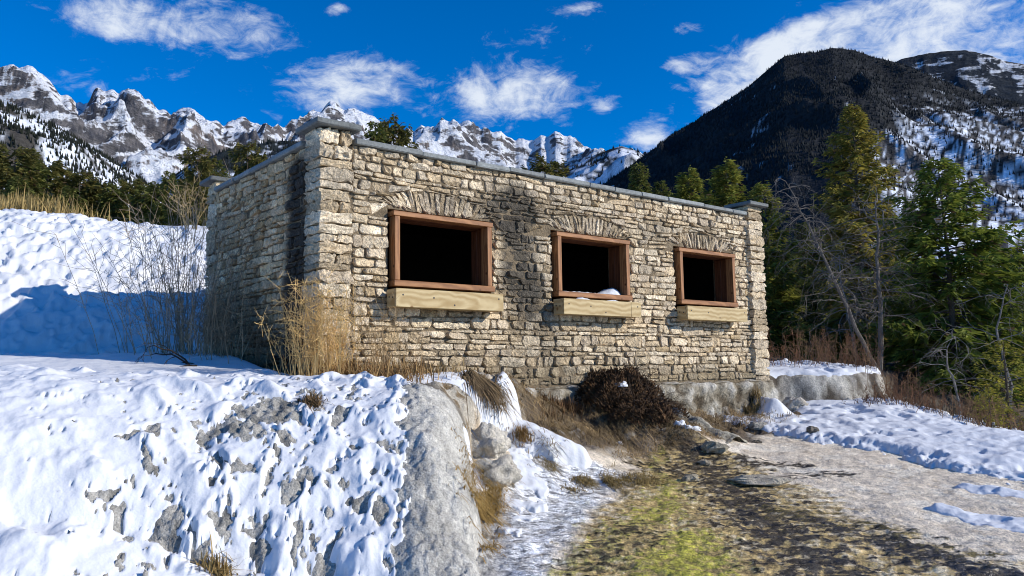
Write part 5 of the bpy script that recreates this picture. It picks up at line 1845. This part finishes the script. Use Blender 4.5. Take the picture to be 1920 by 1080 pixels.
SNL = [(4.30, .72, .27, .10, 'snow clump high on the left of the russet shrub'), (4.60, .95, .12, .07, 'small snow clump midway down the russet shrub'),
       (4.66, 1.45, .03, .09, 'snow clump low on the slope, upper of a scattered row'), (4.60, 1.62, .0, .07, 'snow clump low on the slope, left of a scattered row'),
       (4.78, 1.60, .0, .08, 'snow clump low on the slope, right of a scattered row'), (4.92, 1.52, .0, .06, 'small snow clump low on the slope near the pale ridge'), (3.6, 1.3, .0, .05, 'tiny snow clump on the grass slope right of the icefall')]
for k, (u_, v_, dz_, s_, lb) in enumerate(SNL):
    x_, y_ = world_uv(u_, v_)
    snow_lump(720 + k, x_, y_, float(surf(np.array([x_]), np.array([y_]))[0]) + dz_ + .01, s_, lb)

# pale mineral ridge running from the wall foot to the spring bed
pts = [world_uv(5.32, .16) + (-.14,), world_uv(5.30, .55) + (-.42,), world_uv(5.22, 1.1) + (-.62,), world_uv(5.30, 1.6) + (-.78,), world_uv(5.35, 1.9) + (-.90,)]
P = np.array(pts); tt = np.linspace(0, len(P) - 1, 40)
Q = np.stack([np.interp(tt, np.arange(len(P)), P[:, c]) for c in range(3)], -1)
V, C_ = [], []
for i, q in enumerate(Q):
    w = .16 + .16 * (i / 39) ** 2; gz = float(surf(np.array([q[0]]), np.array([q[1]]))[0])
    top = max(q[2], gz + .17 - .09 * i / 39)
    for j in range(13):
        s_ = j / 12 * 2 - 1
        nn = float(fbm(np.array([i * .22]), np.array([s_ * 2.2]), 3, 731)[0])
        prof = (1 - abs(s_) ** 1.6)
        V.append((q[0] + CY * s_ * w * (1 + .25 * nn), q[1] + SY * s_ * w * (1 + .25 * nn), (gz - .12) + (top - gz + .12) * prof + .035 * nn))
        C_.append(np.array((.36, .325, .25)) * (1 + .3 * nn) if abs(s_) < .75 else np.array((.22, .19, .13)))
iq = (np.arange(39)[:, None] * 13 + np.arange(12)[None, :]).reshape(-1)
put('mineral_ridge', npmesh('mineral_ridge', np.array(V), np.stack([iq, iq + 13, iq + 14, iq + 1], -1), True, np.array(C_)), M['rough_rock'],
    label='pale mineral ridge running down from the wall foot to the spring bed', cat='rock')


def rock(seed, x, y, s, label, col=(.30, .26, .19), grp='loose stones on the spring bed', name='loose_stone', flat=.5):
    r2 = np.random.default_rng(seed)
    nu, nv = (30, 18) if name == 'tufa_boulder' else (12, 7)
    V = []
    for j in range(nv + 1):
        el = -math.pi / 2 + math.pi * j / nv
        for i in range(nu):
            a_ = i / nu * 2 * math.pi
            V.append((math.cos(a_) * math.cos(el), math.sin(a_) * math.cos(el), math.sin(el)))
    V = np.array(V)
    k = 1 + .5 * fbm(V[:, 0] * 1.3 + seed * 3.1, V[:, 1] * 1.3 + V[:, 2] * .9, 5, seed) + r2.normal(0, .04 if nu < 20 else .012, len(V))
    V = V * k[:, None] * np.array([s, s * .75, s * flat])
    F = []
    for j in range(nv):
        for i in range(nu):
            a_, b_ = j * nu + i, j * nu + (i + 1) % nu
            F += [[a_, b_, b_ + nu], [a_, b_ + nu, a_ + nu]]
    o = put(name, npmesh(name, V, np.array(F), nu > 20, np.broadcast_to(np.array(col), V.shape) * r2.uniform(.85, 1.15)), M['rough_rock'], label=label, cat='rock', group=grp)
    o.location = (x, y, float(surf(np.array([x]), np.array([y]))[0]) + s * flat * .35)
    return o


rock(741, 2.58, 10.55, .17, 'largest flat stone at the head of the spring bed', (.33, .29, .21))
rock(742, 3.42, 11.55, .07, 'small dark stone on the pale bed near the right snow edge', (.13, .11, .085))
rock(743, 4.35, 11.9, .10, 'stone at the edge of the right snow field', (.20, .17, .13))
rock(744, 2.35, 10.15, .09, 'small stone left of the largest flat stone', (.25, .21, .15))
rock(745, 1.98, 9.3, .10, 'low tan stone in the middle of the flow', (.36, .31, .22))
rock(746, 3.75, 12.6, .14, 'low pale stone half in snow below the far right pier', (.33, .30, .25))
rock(747, 2.7, 9.2, .30, 'broad low hump of pale crust in the middle of the flow', (.38, .335, .255), flat=.16)
rock(748, -.32, 9.02, .26, 'grey tufa boulder behind the buttress', (.50, .46, .39), 'tufa boulders', 'tufa_boulder', .75)
rock(749, -.18, 8.55, .22, 'lower grey tufa boulder at the buttress flank with snow on it', (.48, .44, .37), 'tufa boulders', 'tufa_boulder', .7)
rock(750, 5.0, 14.55, .20, 'grey stone at the foot of the snow-topped ledge', (.44, .40, .34), 'tufa boulders', 'tufa_boulder', .7)

# russet brush along the edge of the wood on the right
BR = [(1455, 17.5, 'russet brush beside the foot of the far right pier'), (1500, 18.5, 'russet brush second from the far right pier'), (1548, 19.5, 'russet brush left of the leaning bare tree'), (1600, 19, 'russet brush below the leaning bare tree'),
      (1650, 18, 'russet brush at the foot of the two bare trees'), (1695, 17, 'russet brush right of the two bare trees'), (1735, 16, 'russet brush where the snow bank drops away'), (1790, 16.5, 'brown brush below the broad fir'),
      (1850, 15.5, 'brown brush left of the young fir')]
for k, (px_, ds_, lb) in enumerate(BR):
    x_, y_ = at(px_, ds_)
    stem_shrub('russet_brush', 760 + k, x_, y_, .9, .7, 46, .25, .85 if k < 6 else .6, lb, ((.21, .105, .055), (.17, .10, .06), (.24, .14, .07))[k % 3], .35, 7, 'russet brush at the edge of the wood', .0055, fan=.15)
WEED = [(1490, 740, 0), (1570, 782, 0), (1700, 768, 0), (1740, 745, 0), (1660, 760, 0), (1790, 775, 0), (1850, 790, 0), (1615, 755, 0)]
WL = ['dark weed on the bank left of the ledge end', 'dark rust weed in the snow below the ledge', 'dark rust weed on the snowy bank, below the brush', 'thin weed high on the snowy bank', 'dark rust weed right of the ledge end',
      'brown weed far down the snowy bank', 'brown weed near the right edge on the bank', 'thin weed in snow under the ledge end']
WP = [(6.9, 16.4), (6.2, 14.3), (7.4, 14.6), (7.7, 15.6), (7.2, 15.2), (7.9, 13.6), (8.2, 13.0), (6.7, 14.6)]
for k, ((x_, y_), lb) in enumerate(zip(WP, WL)):
    stem_shrub('dark_weed', 790 + k, x_, y_, .28, .22, 26, .10, .34, lb, (.13, .065, .035), .5, 6, 'weeds on the snowy right bank', .005)
# dead brush and litter under the firs
r2 = np.random.default_rng(801)
n = 6000
px = r2.uniform(6.5, 22, n); py = r2.uniform(12, 27, n)
ok = (px > 7.7 + .55 * np.clip(15.5 - py, 0, 2) + .25 * np.clip(13.5 - py, 0, 9) - .9 * sst(15.5, 19, py)) & (noise2(px * .7, py * .7, 803) > -.25)
px, py = px[ok], py[ok]
V, F, C_ = blades(np.column_stack([px, py, surf(px, py) - .01]), r2.uniform(.08, .30, len(px)), r2, 1.1, .007, (.06, .04, .022), (.20, .135, .065))
put('undergrowth', npmesh('undergrowth', V, F, False, C_), M['plant'], label='brown undergrowth and litter under the firs on the right', kind='stuff')
